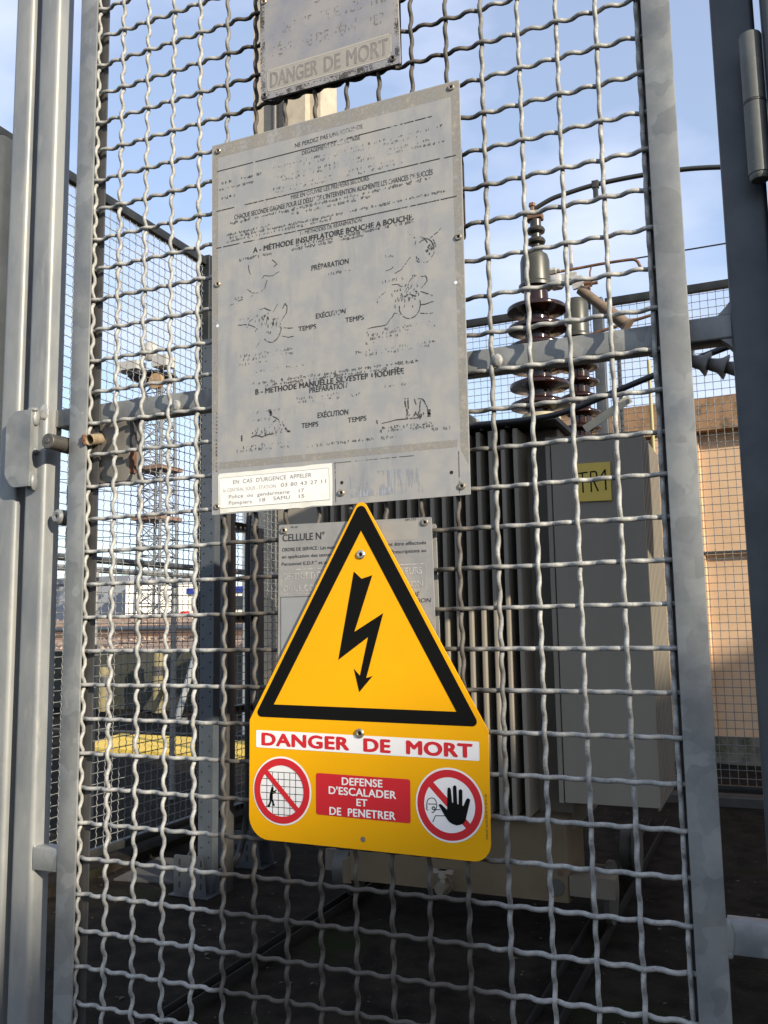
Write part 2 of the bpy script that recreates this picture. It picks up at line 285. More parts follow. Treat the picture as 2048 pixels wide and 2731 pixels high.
    def ring(s, cx, cz, r0, r1, y, n=64):
        v = []
        for k in range(n):
            t = 2 * math.pi * k / n; v += [(cx + r0 * math.cos(t), y, cz + r0 * math.sin(t)), (cx + r1 * math.cos(t), y, cz + r1 * math.sin(t))]
        return s.add(v, [(2 * k, 2 * k + 1, (2 * k + 3) % (2 * n), (2 * k + 2) % (2 * n)) for k in range(n)])
    def disc(s, cx, cz, r, y, n=64):
        return s.flat([(cx + r * math.cos(2 * math.pi * k / n), cz + r * math.sin(2 * math.pi * k / n)) for k in range(n)], y)
    def build(s, name, m, parent=None, smooth=True, angle=35):
        v = np.concatenate(s.v) if s.v else np.zeros((0, 3))
        if parent is None:
            off = np.array([(v[:, 0].min() + v[:, 0].max()) / 2, (v[:, 1].min() + v[:, 1].max()) / 2, v[:, 2].min()])
        else: off = OFF[parent.name]
        me = bpy.data.meshes.new(name); me.from_pydata((v - off).tolist(), [], s.f); me.materials.append(m)
        if s.alt:
            me.materials.append(s.alt[1]); me.polygons.foreach_set('material_index', [0] * s.alt[0] + [1] * (len(s.f) - s.alt[0]))
        else: me.validate()
        if smooth:
            me.polygons.foreach_set('use_smooth', [True] * len(me.polygons)); me.set_sharp_from_angle(angle=R(angle))
        o = bpy.data.objects.new(name, me); COL.objects.link(o)
        if parent is None: o.location = off
        else: o.parent = parent
        OFF[o.name] = off
        return o
def tag(o, label=None, cat=None, group=None, kind=None):
    if label: o['label'] = label
    if cat: o['category'] = cat
    if group: o['group'] = group
    if kind: o['kind'] = kind
    return o
def thing(name, label, cat, loc, group=None):
    o = bpy.data.objects.new(name, None); COL.objects.link(o); o.location = loc; o.empty_display_size = 0.1
    OFF[o.name] = np.array(loc, float); return tag(o, label, cat, group)
def rrect(x0, x1, z0, z1, r, n=6):
    pts = []
    for cx, cz, st in ((x1 - r, z1 - r, 0), (x0 + r, z1 - r, 90), (x0 + r, z0 + r, 180), (x1 - r, z0 + r, 270)):
        for k in range(n + 1):
            t = R(st + 90 * k / n); pts.append((cx + r * math.cos(t), cz + r * math.sin(t)))
    return pts
def rounded(poly, rad, n=6):
    out = []; m = len(poly)
    for i in range(m):
        p = Vector(poly[i]); a = (Vector(poly[i - 1]) - p); b = (Vector(poly[(i + 1) % m]) - p)
        r = rad[i] if isinstance(rad, (list, tuple)) else rad
        if r <= 0: out.append(tuple(p)); continue
        a.normalize(); b.normalize(); ang = math.acos(max(-1, min(1, a.dot(b)))); d = r / math.tan(ang / 2)
        c = p + (a + b).normalized() * (r / math.sin(ang / 2)); s0 = p + a * d - c; s1 = p + b * d - c
        a0 = math.atan2(s0.y, s0.x); a1 = math.atan2(s1.y, s1.x); da = (a1 - a0 + math.pi) % (2 * math.pi) - math.pi
        for k in range(n + 1): t = a0 + da * k / n; out.append((c.x + r * math.cos(t), c.y + r * math.sin(t)))
    return out
# lettering: Blender's own font turned into flat mesh in the x-z plane
_tc = {}
def glyphs(s, bold, ls=1.0):
    k = (s, bold, ls)
    if k not in _tc:
        cu = bpy.data.curves.new('lettering', 'FONT'); cu.body = s; cu.size = 1.0; cu.offset = bold; cu.space_character = ls; cu.resolution_u = 4
        o = bpy.data.objects.new('lettering', cu); COL.objects.link(o); dg = bpy.context.evaluated_depsgraph_get(); dg.update()
        me = bpy.data.meshes.new_from_object(o.evaluated_get(dg))
        v = np.zeros(len(me.vertices) * 3); me.vertices.foreach_get('co', v); v = v.reshape(-1, 3)[:, :2]
        f = [tuple(p.vertices) for p in me.polygons]
        bpy.data.objects.remove(o); bpy.data.curves.remove(cu); bpy.data.meshes.remove(me); _tc[k] = (v, f)
    return _tc[k]
_hv, _ = glyphs('H', 0.0); CAPH = _hv[:, 1].max() - _hv[:, 1].min()
def put(mb, s, x0, x1, z, h, y, bold=0.0, ls=1.0, rotm=None, slope=0.0, shear=0.0):
    # text s filling x0..x1 with its baseline at z and capitals h high
    v, f = glyphs(s, 0.0, ls)
    if not len(v): return mb
    sz = h / CAPH; bd = bold * sz * 1.1; sx = (x1 - x0 - 2 * bd) / (v[:, 0].max() - v[:, 0].min()); sz = (h - 1.2 * bd) / CAPH
    bx_ = x0 + bd + (v[:, 0] - v[:, 0].min()) * sx; bz_ = z + 0.6 * bd + v[:, 1] * sz + (bx_ - x0) * slope; bx_ = bx_ + shear * (v[:, 1] * sz)
    # heavier strokes: the same letters laid over one another, shifted by part of a stroke
    for k, (ox, oz) in enumerate(((0, 0), (1, 0.3), (-1, -0.3), (0.4, -0.6), (-0.4, 0.6)) if bold else ((0, 0),)):
        vx, vz = bx_ + ox * bd, bz_ + oz * bd
        if rotm is not None:       # quarter turn about (x0, z): text reads upwards
            dx, dz = vx - x0, vz - z; vx, vz = x0 - dz, z + dx
        mb.add(np.stack([vx, np.full(len(vx), y - k * 1.2e-5), vz], 1), f)
    return mb
def line(parent, m, name, s, x0, x1, z, h, y, bold=0.0, ls=1.0, **k): return put(MB(), s, x0, x1, z, h, y, bold, ls, **k).build(name, m, parent, False)
def scribble(mb, x0, x1, z, h, y, dens=0.8, rs=None, slope=0.0):
    # print worn down to upright flecks
    x = x0; rs = rs or random
    while x < x1:
        if rs.random() < 0.15: x += h * rs.uniform(0.5, 1.0); continue
        w = h * rs.uniform(0.12, 0.28)
        if rs.random() < dens:
            a = rs.uniform(0.0, 0.45) * h; b = rs.uniform(0.5, 1.05) * h; zz = z + (x - x0) * slope
            mb.flat([(x, zz + a), (x + w, zz + a), (x + w, zz + b), (x, zz + b)], y)
            if rs.random() < 0.4:
                q = rs.choice((0.0, 0.4, 0.8)) * h; mb.flat([(x, zz + q), (x + w * 2.2, zz + q), (x + w * 2.2, zz + q + 0.2 * h), (x, zz + q + 0.2 * h)], y - 2e-5)
        x += h * rs.uniform(0.32, 0.52)
    return mb

# ---------------------------------------------------------------- the gate leaf
gate = thing('gate_leaf', 'galvanised tube gate leaf filled with thick crimped wire mesh, carrying the warning signs', 'gate', (0.4, 0.0, G))
AMP, WR = 0.0027, 0.00292
def crimp(t): return np.clip(1.25 * np.cos(3 * np.pi * t), -1, 1)
z_lo, z_hi = -1.11, 1.24
mb = MB()
def jitter(n, s): return np.convolve(rng.normal(0, 1, n), np.ones(25) / 25, 'same') * s
for c in range(18):
    z = np.linspace(z_lo, z_hi, 47 * 20 + 1); y = -AMP * (-1) ** c * crimp(20 - z / P)
    x = np.full_like(z, c * P) + jitter(len(z), 0.0012)
    mb.tube(np.stack([x, y, z], 1), WR * rng.uniform(0.97, 1.04), 10)
for r in range(-4, 43):
    x = np.linspace(-0.014, 0.868, 17 * 20 + 13); y = AMP * (-1) ** r * crimp(x / P)
    z = np.full_like(x, (20 - r) * P) + jitter(len(x), 0.0012)
    mb.tube(np.stack([x, y, z], 1), WR * rng.uniform(0.97, 1.04), 10)
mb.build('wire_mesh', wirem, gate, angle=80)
for nm, x0, x1, y0, y1 in (('edge_bar', -0.0320, 0.0022, -0.0100, -0.0064), ('edge_bar', 0.8568, 0.8905, -0.0100, -0.0064), ('clamp_bar', -0.030, 0.0125, 0.0064, 0.0094), ('clamp_bar', 0.8485, 0.8890, 0.0064, 0.0094)):
    MB().rbox(x0, x1, y0, y1, -1.14, 1.27, 0.0008, 'z', 2).build(nm, galv if y0 < 0 else dark_metal, gate)  # clamp bars coloured dark to imitate the shaded strip beside the edge bars
MB().rbox(-0.1225, -0.0800, -0.010, 0.0285, -1.16, 1.30, 0.0075, 'z', 6).build('latch_stile', galv_tube, gate, angle=50)
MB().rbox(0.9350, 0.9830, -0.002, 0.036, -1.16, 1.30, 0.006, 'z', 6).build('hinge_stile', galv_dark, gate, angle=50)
mb = MB().rbox(-0.0800, 0.9350, 0.0102, 0.0452, 0.3548, 0.3838, 0.0025, 'x', 3)
mb.build('middle_rail', galv, gate, angle=50)
for sx in (0,):
    MB().prism([(0.935, 0.384), (0.921, 0.384), (0.925, 0.388), (0.931, 0.394), (0.935, 0.399)], 0.012, 0.034).build('corner_weld', galv, gate)
    MB().prism([(0.935, 0.3548), (0.935, 0.343), (0.931, 0.348), (0.923, 0.3548)], 0.012, 0.034).build('corner_weld', galv, gate)
MB().rbox(-0.0800, -0.0320, -0.0085, 0.018, -0.3218, -0.2888, 0.0015, 'x', 2).build('lower_bracket', galv, gate)
MB().rbox(0.8905, 0.9350, -0.0085, 0.018, -0.3222, -0.2888, 0.0015, 'x', 2).build('lower_bracket', galv, gate)
MB().rbox(-0.0800, 0.9350, 0.0002, 0.036, 1.262, 1.30, 0.003, 'x', 3).build('top_rail', galv_tube, gate)
MB().rbox(-0.0800, 0.9350, 0.0002, 0.036, -1.16, -1.122, 0.003, 'x', 3).build('bottom_rail', galv_tube, gate)
def blob(mb, c, rx, ry, rz, seed, n=14, m=9, rough=0.18):
    rs = np.random.default_rng(seed); v = []; f = []
    for i in range(m + 1):
        for j in range(n):
            th = math.pi * i / m; ph = 2 * math.pi * j / n; k = 1 + rs.uniform(-rough, rough) * (0 < i < m)
            v.append((c[0] + rx * k * math.sin(th) * math.cos(ph), c[1] + ry * k * math.cos(th), c[2] + rz * k * math.sin(th) * math.sin(ph)))
    f = [(i * n + j, i * n + (j + 1) % n, (i + 1) * n + (j + 1) % n, (i + 1) * n + j) for i in range(m) for j in range(n)]
    return mb.add(v, f)
for k, (x, z) in enumerate(((0.1655, 0.3600), (0.6575, 0.3610))):
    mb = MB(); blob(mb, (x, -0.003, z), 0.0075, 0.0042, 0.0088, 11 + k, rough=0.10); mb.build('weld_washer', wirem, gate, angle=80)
for c_, rx_, ry_, rz_, sd_ in (((0.8925, -0.0085, -0.304), 0.006, 0.003, 0.019, 21), ((0.892, -0.008, -0.321), 0.004, 0.003, 0.006, 22), ((-0.080, -0.0065, -0.291), 0.003, 0.002, 0.005, 23), ((-0.080, -0.0065, -0.319), 0.003, 0.002, 0.005, 24), ((-0.0845, -0.0105, 0.376), 0.010, 0.003, 0.012, 25)):
    blob(MB(), c_, rx_, ry_ * 0.55, rz_, sd_, rough=0.12).build('weld_bead', galv_tube if c_[0] > 0.5 else weldm, gate, angle=80)
# latch
lp = MB().prism(rounded([(-0.0945, 0.3785), (-0.1275, 0.3785), (-0.1455, 0.3640), (-0.1455, 0.2760), (-0.1300, 0.2560), (-0.0945, 0.2560)], [0.001, 0.012, 0.02, 0.015, 0.016, 0.001], 5), -0.0275, -0.0195).build('latch_plate', galv, gate)
MB().box(-0.1235, -0.0955, -0.0195, -0.0100, 0.262, 0.372).build('spacer_bar', galv_tube, gate)
for c_, rx_, ry_, rz_, sd_ in (((-0.0945, -0.0165, 0.368), 0.0045, 0.0075, 0.015, 31), ((-0.0945, -0.017, 0.265), 0.0045, 0.008, 0.014, 32), ((-0.094, -0.0155, 0.314), 0.003, 0.005, 0.006, 33), ((-0.098, -0.021, 0.3785), 0.010, 0.006, 0.004, 34)):
    blob(MB(), c_, rx_, ry_, rz_, sd_, rough=0.12).build('latch_weld', galv_tube, gate, angle=80)
MB().lathe([(0.0, -0.041), (0.0035, -0.041), (0.0040, -0.0395), (0.0112, -0.0395), (0.0122, -0.0385), (0.0122, -0.010), (0.0128, -0.010), (0.0128, 0.030)], (-0.0470, 0, 0.3205), 'y', 32).build('locking_pin', pinm, gate)
Mt = Matrix.Rotation(R(14), 4, 'X')
tb = MB().lathe([(0.0068, 0.055), (0.0068, -0.012), (0.0084, -0.013), (0.0088, -0.0115), (0.0088, 0.022), (0.0082, 0.023), (0.0082, 0.055)], (0.0105, 0.0, 0.3245), 'y', 28, Mt).build('rusty_sleeve', rusty_tube, gate)
mb = MB(); blob(mb, (-0.0005, -0.0115, 0.3245), 0.0035, 0.004, 0.007, 41, rough=0.35); blob(mb, (0.001, -0.012, 0.317), 0.003, 0.003, 0.003, 42, rough=0.4); mb.build('rust_crust', rustm, gate, angle=80)
lk = MB().rbox(-0.030, 0.0675, 0.0125, 0.040, 0.2575, 0.354, 0.0015, 'z', 2).build('lock_box', boxm, gate)
MB().box(0.0675, 0.0705, 0.0135, 0.026, 0.2695, 0.305).build('rusty_bolt_end', rustm, gate); MB().box(0.0675, 0.0700, 0.0135, 0.026, 0.305, 0.352).build('lock_flange', dark_metal, gate)
MB().rbox(-0.0355, -0.004, 0.018, 0.024, 0.182, 0.239, 0.001, 'y', 2).build('strike_plate', boxm, gate)
for z in (0.2275, 0.196): MB().lathe([(0.0, 0.016), (0.004, 0.016), (0.004, 0.018)], (-0.008, 0, z), 'y', 12).build('strike_screw', dark_metal, gate)
MB().lathe([(0.0, -0.0075), (0.0032, -0.0075), (0.0036, -0.0110), (0.0075, -0.0115), (0.0118, -0.0075), (0.0122, -0.002), (0.0122, 0.010)], (-0.0565, 0.004, 0.2075), 'y', 28).build('button_bolt', galv, gate)
for z in (0.243, 0.176): MB().rbox(-0.054, -0.032, 0.012, 0.016, z - 0.016, z + 0.016, 0.001, 'y', 2).build('lock_lug', boxm, gate)
# hinge on the right stile
hx, hy = 0.9765, -0.028
mb = MB().lathe([(0.0, 0.6135), (0.0117, 0.6135), (0.0122, 0.614), (0.0122, 0.694), (0.0115, 0.6955), (0.0, 0.6955)], (hx, hy, 0), 'z', 32)
mb.build('hinge_knuckle', hingem, gate)
mb = MB().lathe([(0.0, 0.520), (0.0095, 0.520), (0.0112, 0.5235), (0.0112, 0.5265), (0.0122, 0.527), (0.0122, 0.6105), (0.0, 0.6105)], (hx, hy, 0), 'z', 32)
mb.build('hinge_knuckle', hingem, gate)
MB().lathe([(0.0106, 0.6105), (0.0126, 0.611), (0.0126, 0.613), (0.0106, 0.6135)], (hx, hy, 0), 'z', 32).build('hinge_washer', dark_metal, gate)
MB().box(0.966, 0.980, -0.0175, -0.0021, 0.54, 0.60).build('hinge_leaf', hingem, gate)

# ---------------------------------------------------------------- fixed posts beside the gate
MB().rbox(-0.1790, -0.1390, -0.010, 0.030, G, 1.35, 0.0075, 'z', 6).build('gate_post', galv_tube, None, angle=50)
tag(bpy.data.objects['gate_post'], 'slim galvanised square post behind the latch plate, on the far left of the gate', 'gate post')
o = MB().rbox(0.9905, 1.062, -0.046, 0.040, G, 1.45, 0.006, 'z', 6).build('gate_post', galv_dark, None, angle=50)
tag(o, 'galvanised square post beside the cylindrical hinge, cut by the right picture edge', 'gate post')
ow = thing('lock_bracket', 'small screwed metal bracket on the left edge of the slim galvanised post', 'bracket', (-0.205, -0.01, -0.20))
MB().rbox(-0.222, -0.1795, -0.014, -0.004, -0.207, -0.180, 0.003, 'y', 3).build('bracket_arm', galv, ow)
MB().lathe([(0.0, -0.017), (0.003, -0.0165), (0.006, -0.016), (0.0065, -0.014)], (-0.188, 0, -0.193), 'y', 16).build('screw', rivs, ow)
op = MB().rbox(-0.310, -0.2405, 0.030, 0.080, G, 0.907, 0.008, 'z', 4).build('rendered_post', mat('beige_render', (0.55, 0.49, 0.38), 0.9, 0, var=(0.42, 0.375, 0.29), vscale=18, bump=0.3, bscale=150), None)
tag(op, 'short beige post with a pale top at the far left picture edge', 'post')
oc = MB().rbox(-0.70, -0.170, 0.082, 0.12, G, 0.912, 0.006, 'z', 3).build('concrete_wall', mat('pale_concrete', (0.50, 0.50, 0.47), 0.9, 0, var=(0.38, 0.38, 0.355), vscale=12, bump=0.3, bscale=120), None)
tag(oc, 'grey concrete panel rising behind the short beige post at far left', 'wall')

# ---------------------------------------------------------------- signs
def rivet(parent, x, z, y, r=0.0062, m=rivm, name='rivet'):
    o = MB().lathe([(0.0, y + 0.0006), (r * 0.30, y + 0.0004), (r * 0.40, y - 0.0010), (r * 0.52, y - 0.0021), (r * 0.78, y - 0.0020), (r * 0.97, y - 0.0009), (r, y)], (x, 0, z), 'y', 24).build(name, m, parent)
    MB().disc(x, z, r * 0.36, y - 0.0006, 16).build('rivet_bore', holem, o); return o
def bolthole(parent, x, z, y, r): MB().disc(x, z, r, y - 0.0002, 20).build('bolt_hole', holem, parent)

# yellow warning sign
ys = thing('warning_sign', 'bright yellow high voltage danger sign with black triangle and lightning arrow', 'warning sign', (0.467, -0.011, -0.2495))
Y = -0.0128
outline = rounded([(0.4697, 0.2010), (0.2998, -0.0925), (0.2990, -0.2465), (0.6330, -0.2500), (0.6340, -0.0965)], [0.0085, 0.0, 0.030, 0.022, 0.0], 8)
MB().prism(outline, Y, Y + 0.002).build('panel', yellow, ys)
tri = MB()
to = rounded([(0.4698, 0.1955), (0.3078, -0.0880), (0.6245, -0.0925)], [0.0075, 0.0060, 0.0060], 6); ti = [(0.4694, 0.1548), (0.3375, -0.0714), (0.5947, -0.0753)]
b = bmesh.new(); vo = [b.verts.new((x, Y - 0.0003, z)) for x, z in to]; vi = [b.verts.new((x, Y - 0.0003, z)) for x, z in ti]
e = [b.edges.new((vo[i], vo[(i + 1) % len(vo)])) for i in range(len(vo))] + [b.edges.new((vi[i], vi[(i + 1) % 3])) for i in range(3)]
bmesh.ops.triangle_fill(b, edges=e, use_beauty=True); b.verts.ensure_lookup_table(); b.verts.index_update()
tri.add([tuple(v.co) for v in b.verts], [tuple(v.index for v in f.verts) for f in b.faces]); b.free()
tri.build('black_triangle', blackp, ys, False)
bolt = [(0.4582, 0.1016), (0.4692, 0.0917), (0.4846, 0.0958), (0.4580, 0.0234), (0.4992, 0.0467), (0.4740, -0.0355), (0.4831, -0.0329), (0.4638, -0.0536), (0.4565, -0.0239), (0.4651, -0.0326), (0.4774, 0.0163), (0.4343, -0.0127)]
def polyfill(mb, poly, y):
    b = bmesh.new(); vs = [b.verts.new((x, y, z)) for x, z in poly]; es = [b.edges.new((vs[i], vs[(i + 1) % len(vs)])) for i in range(len(vs))]
    bmesh.ops.triangle_fill(b, edges=es, use_beauty=True); b.verts.index_update()
    mb.add([tuple(v.co) for v in b.verts], [tuple(v.index for v in f.verts) for f in b.faces]); b.free(); return mb
polyfill(MB(), bolt, Y - 0.0003).build('lightning_arrow', blackp, ys, False)
rivet(ys, 0.4683, 0.1233, Y, 0.0062, rivs); rivet(ys, 0.4637, -0.1052, Y - 0.0005, 0.0062, rivm)
MB().disc(0.4663, -0.2355, 0.0034, Y - 0.0003, 24).build('mounting_hole', mat('hole_backing', (0.17, 0.15, 0.11), 0.7), ys, False)
bd = MB().flat(rounded([(0.3100, -0.1056), (0.3100, -0.1282), (0.6222, -0.1328), (0.6225, -0.1101)], 0.0018, 4), Y - 0.0003).build('white_band', whitep, ys, False)
sl = -0.0150
line(bd, redp, 'word', 'DANGER', 0.3184, 0.4490, -0.1254, 0.0168, Y - 0.0005, 0.05, 1.06, slope=sl)
line(bd, redp, 'word', 'DE', 0.4686, 0.5065, -0.1278, 0.0168, Y - 0.0005, 0.05, 1.06, slope=sl)
line(bd, redp, 'word', 'MORT', 0.5272, 0.6142, -0.1286, 0.0170, Y - 0.0005, 0.05, 1.06, slope=sl)
rp = MB().flat(rounded([(0.4003, -0.1573), (0.4001, -0.2094), (0.5314, -0.2117), (0.5319, -0.1589)], 0.003, 5), Y - 0.0003).build('red_panel', redp, ys, False)
line(rp, whitep, 'word_line', 'DEFENSE', 0.4374, 0.4944, -0.1705, 0.0095, Y - 0.0005, 0.026, 1.03, slope=-0.005)
line(rp, whitep, 'word_line', "D'ESCALADER", 0.4186, 0.5128, -0.1827, 0.0096, Y - 0.0005, 0.026, 1.03, slope=-0.011)
line(rp, whitep, 'word_line', 'ET', 0.4578, 0.4733, -0.1953, 0.0090, Y - 0.0005, 0.026, 1.03)
line(rp, whitep, 'word_line', 'DE  PENETRER', 0.4194, 0.5114, -0.2085, 0.0098, Y - 0.0005, 0.026, 1.03, slope=-0.006)
mb = MB(); put(mb, 'PUILLET 26150 DIE 04 75 22 01 02', 0.6302, 0.6302 + 0.0516, -0.2230, 0.0026, Y - 0.0004, 0.008, 1.05, rotm=1); mb.build('maker_lettering', ink_solid, ys, False)
# no climbing pictogram
cx, cz = 0.3494, -0.1828; ro, r1, r0 = 0.0440, 0.0417, 0.0327
pc = MB().disc(cx, cz, ro, Y - 0.0003).build('no_climbing_symbol', whitep, ys, False)
mb = MB(); y3 = Y - 0.00045
def chord(mb, p, q, w, y, rr):
    # straight grid line clipped to the circle
    p, q = Vector(p), Vector(q); d = (q - p).normalized(); c = Vector((cx, cz)); t = (c - p).dot(d); h2 = rr * rr - (p + d * t - c).length_squared
    if h2 <= 0: return
    h = math.sqrt(h2); t0, t1 = max(0, t - h), min((q - p).length, t + h)
    if t1 > t0: mb.ribbon([tuple(p + d * t0), tuple(p + d * t1)], w, y)
for k in range(6): x = 0.3268 + k * 0.0087; chord(mb, (x, -0.1592), (x, -0.2152), 0.0008, y3, r0)
for k in range(7): z = -0.1592 - k * 0.0090; chord(mb, (0.318, z), (0.3815, z), 0.0008, y3, r0)
mb.build('grid', blackp, pc, False)
mb = MB(); y4 = Y - 0.0006
mb.disc(0.3354, -0.1805, 0.0020, y4, 20)
mb.ribbon([(0.3350, -0.1830), (0.3336, -0.1880), (0.3330, -0.1930)], 0.0042, y4); mb.ribbon([(0.3350, -0.1848), (0.3385, -0.1840), (0.3412, -0.1824)], 0.0016, y4 - 2e-5); mb.ribbon([(0.3350, -0.1870), (0.3380, -0.1862), (0.3402, -0.1850)], 0.0016, y4 - 4e-5)
mb.ribbon([(0.3330, -0.1930), (0.3322, -0.1985), (0.3300, -0.2035), (0.3288, -0.2030)], 0.0026, y4 - 2e-5); mb.ribbon([(0.3332, -0.1930), (0.3362, -0.1975), (0.3366, -0.2010), (0.3380, -0.2015)], 0.0026, y4 - 4e-5)
mb.build('climber_figure', blackp, pc, False)
mb = MB().ring(cx, cz, r0, r1, Y - 0.0008)
a = Vector((cx - 0.0250, cz + 0.0247)); q = Vector((cx + 0.0250, cz - 0.0247)); mb.ribbon([tuple(a), tuple(q)], 0.0068, Y - 0.00078); mb.build('red_ring', redp, pc, False)
# no entry hand pictogram
cx, cz = 0.5826, -0.1865
ph = MB().disc(cx, cz, ro, Y - 0.0003).build('no_entry_symbol', whitep, ys, False)
mb = MB().ring(cx, cz, r0, r1, Y - 0.00045); mb.ribbon([(cx - 0.0245, cz + 0.0245), (cx + 0.0245, cz - 0.0245)], 0.0080, Y - 0.0004); mb.build('red_ring', redp, ph, False)
hand = [(0.5687, -0.1873), (0.5695, -0.1862), (0.5717, -0.1858), (0.5794, -0.1920), (0.5797, -0.1900), (0.5806, -0.1690), (0.5811, -0.1664), (0.5831, -0.1655), (0.5850, -0.1675), (0.5862, -0.1830), (0.5877, -0.1838), (0.5877, -0.1652), (0.5887, -0.1632), (0.5903, -0.1626), (0.5922, -0.1640), (0.5928, -0.1845), (0.5944, -0.1850), (0.5950, -0.1690), (0.5962, -0.1672), (0.5980, -0.1668), (0.5997, -0.1685), (0.5992, -0.1858), (0.6004, -0.1866), (0.6040, -0.1790), (0.6052, -0.1774), (0.6070, -0.1770), (0.6092, -0.1784), (0.6090, -0.1805), (0.6033, -0.2010), (0.6015, -0.2050), (0.5986, -0.2076), (0.5945, -0.2090), (0.5908, -0.2096), (0.5860, -0.2085), (0.5820, -0.2064), (0.5790, -0.2030), (0.5763, -0.1992)]
polyfill(MB(), hand, Y - 0.0007).build('raised_hand', blackp, ph, False)
mb = MB(); y5 = Y - 0.0006; w = 0.0009
mb.ribbon([(0.5535, -0.1860), (0.5542, -0.1828), (0.5565, -0.1803), (0.5599, -0.1793), (0.5632, -0.1799), (0.5652, -0.1820), (0.5661, -0.1855)], w, y5); mb.ribbon([(0.5548, -0.1868), (0.5661, -0.1864)], w, y5 - 2e-5)
mb.ribbon([(0.5661, -0.1866), (0.5664, -0.1890), (0.5645, -0.1935), (0.5615, -0.1964), (0.5595, -0.1966)], w, y5 - 1e-5); mb.ribbon([(0.5535, -0.1865), (0.5528, -0.1890), (0.5540, -0.1900), (0.5527, -0.1920), (0.5535, -0.1938), (0.5548, -0.1940)], w, y5 - 3e-5)
mb.ring(0.5621, -0.1915, 0.0012, 0.0024, y5 - 4e-5, 20); mb.ribbon([(0.5645, -0.1930), (0.5705, -0.1925)], w, y5 - 5e-5); mb.ribbon([(0.5606, -0.2075), (0.5643, -0.2002), (0.5765, -0.1994)], w, y5 - 6e-5)
mb.build('face_outline', blackp, ph, False)

# first aid instruction plate
fa = thing('instruction_plate', 'large faded grey metal plate with worn black first aid instructions', 'sign', (0.424, -0.0075, 0.1912))
Y = -0.0085
MB().prism(rounded([(0.2285, 0.7514), (0.2335, 0.1908), (0.6190, 0.1920), (0.6204, 0.7514)], 0.0015, 3), Y, Y + 0.002).build('panel', platem, fa)
for x, z in ((0.2398, 0.7407), (0.6088, 0.7430), (0.6130, 0.5325), (0.2405, 0.5324), (0.4390, 0.2076), (0.6082, 0.2036)): rivet(fa, x, z, Y, 0.0050)
rivet(fa, 0.2424, 0.2025, Y, 0.0048)
bolthole(fa, 0.4399, 0.2213, Y, 0.0024); bolthole(fa, 0.5949, 0.2221, Y, 0.0024)
for x, z in ((0.6076, 0.4712), (0.2407, 0.4691)): MB().disc(x, z, 0.0022, Y - 0.0002, 16).build('sky_hole', mat('light_through_hole', (0.75, 0.78, 0.85), 0.8), fa, False)
yt = Y - 0.0003
for z, xs in ((0.7085, ((0.2385, 0.3000), (0.305, 0.58))), (0.6458, ((0.238, 0.268), (0.285, 0.590), (0.597, 0.6125))), (0.5882, ((0.238, 0.246), (0.250, 0.2785), (0.2849, 0.6120)))):
    mb = MB()
    for x0, x1 in xs: mb.ribbon([(x0, z), (x1, z + (x1 - x0) * 0.002)], 0.0014, yt)
    mb.build('ruled_line', ink_line, fa, False)
for q in ([(0.4290, 0.2490), (0.5440, 0.2486)], [(0.4301, 0.2480), (0.4308, 0.1950)], [(0.6054, 0.2485), (0.6050, 0.1952)]): MB().ribbon(q, 0.0007, yt).build('box_line', ink_line, fa, False)
line(fa, ink_bold, 'heading', 'A - MÉTHODE INSUFFLATOIRE BOUCHE A BOUCHE.', 0.3011, 0.5513, 0.5690, 0.0082, yt, 0.028, 1.05, slope=0.0006); line(fa, ink_bold, 'heading', 'B - MÉTHODE MANUELLE SILVESTER MODIFIÉE', 0.3052, 0.5328, 0.3580, 0.0080, yt, 0.028, 1.05, slope=0.006)
line(fa, ink_bold, 'subheading', 'PRÉPARATION', 0.3964, 0.4541, 0.5250, 0.0078, yt, 0.012, 1.02, slope=0.004); line(fa, ink_bold, 'subheading', 'EXÉCUTION', 0.4028, 0.4486, 0.4545, 0.0072, yt, 0.012, slope=0.006)
line(fa, ink_bold, 'subheading', 'TEMPS', 0.3752, 0.4030, 0.4405, 0.0068, yt, 0.012); line(fa, ink_bold, 'subheading', 'TEMPS', 0.4480, 0.4760, 0.4420, 0.0068, yt, 0.012)
line(fa, ink_bold, 'subheading', 'PRÉPARATION', 0.3920, 0.4498, 0.3500, 0.0078, yt, 0.012, 1.02, slope=0.006); line(fa, ink_bold, 'subheading', 'EXÉCUTION', 0.4044, 0.4508, 0.3135, 0.0075, yt, 0.012)
line(fa, ink_bold, 'subheading', 'TEMPS', 0.3793, 0.4054, 0.3020, 0.0068, yt, 0.012); line(fa, ink_bold, 'subheading', 'TEMPS', 0.4500, 0.4776, 0.3022, 0.0068, yt, 0.012)
line(fa, ink_mid, 'text_line', 'NE PERDEZ PAS UNE SECONDE', 0.3709, 0.4783, 0.7145, 0.0064, yt, 0.0, slope=0.03); line(fa, ink_mid, 'text_line', "DÉGAGEMENT DE L'ÉLECTRISÉ", 0.3825, 0.4740, 0.7005, 0.0060, yt, 0.0, slope=0.02)
line(fa, ink_mid, 'text_line', 'MISE EN OEUVRE LES PREMIERS SECOURS', 0.3640, 0.4865, 0.6375, 0.0062, yt, 0.0, slope=0.015); line(fa, ink_mid, 'text_line', "CHAQUE SECONDE GAGNÉE POUR LE DÉBUT DE L'INTERVENTION AUGMENTE LES CHANCES DE SUCCÈS", 0.2690, 0.5798, 0.6265, 0.0074, yt, 0.004, slope=0.0)
line(fa, ink_mid, 'text_line', 'I - MÉTHODES DE RÉANIMATION', 0.3790, 0.4745, 0.5810, 0.0056, yt, 0.0, slope=0.006)
rs = random.Random(5)
mb = MB()
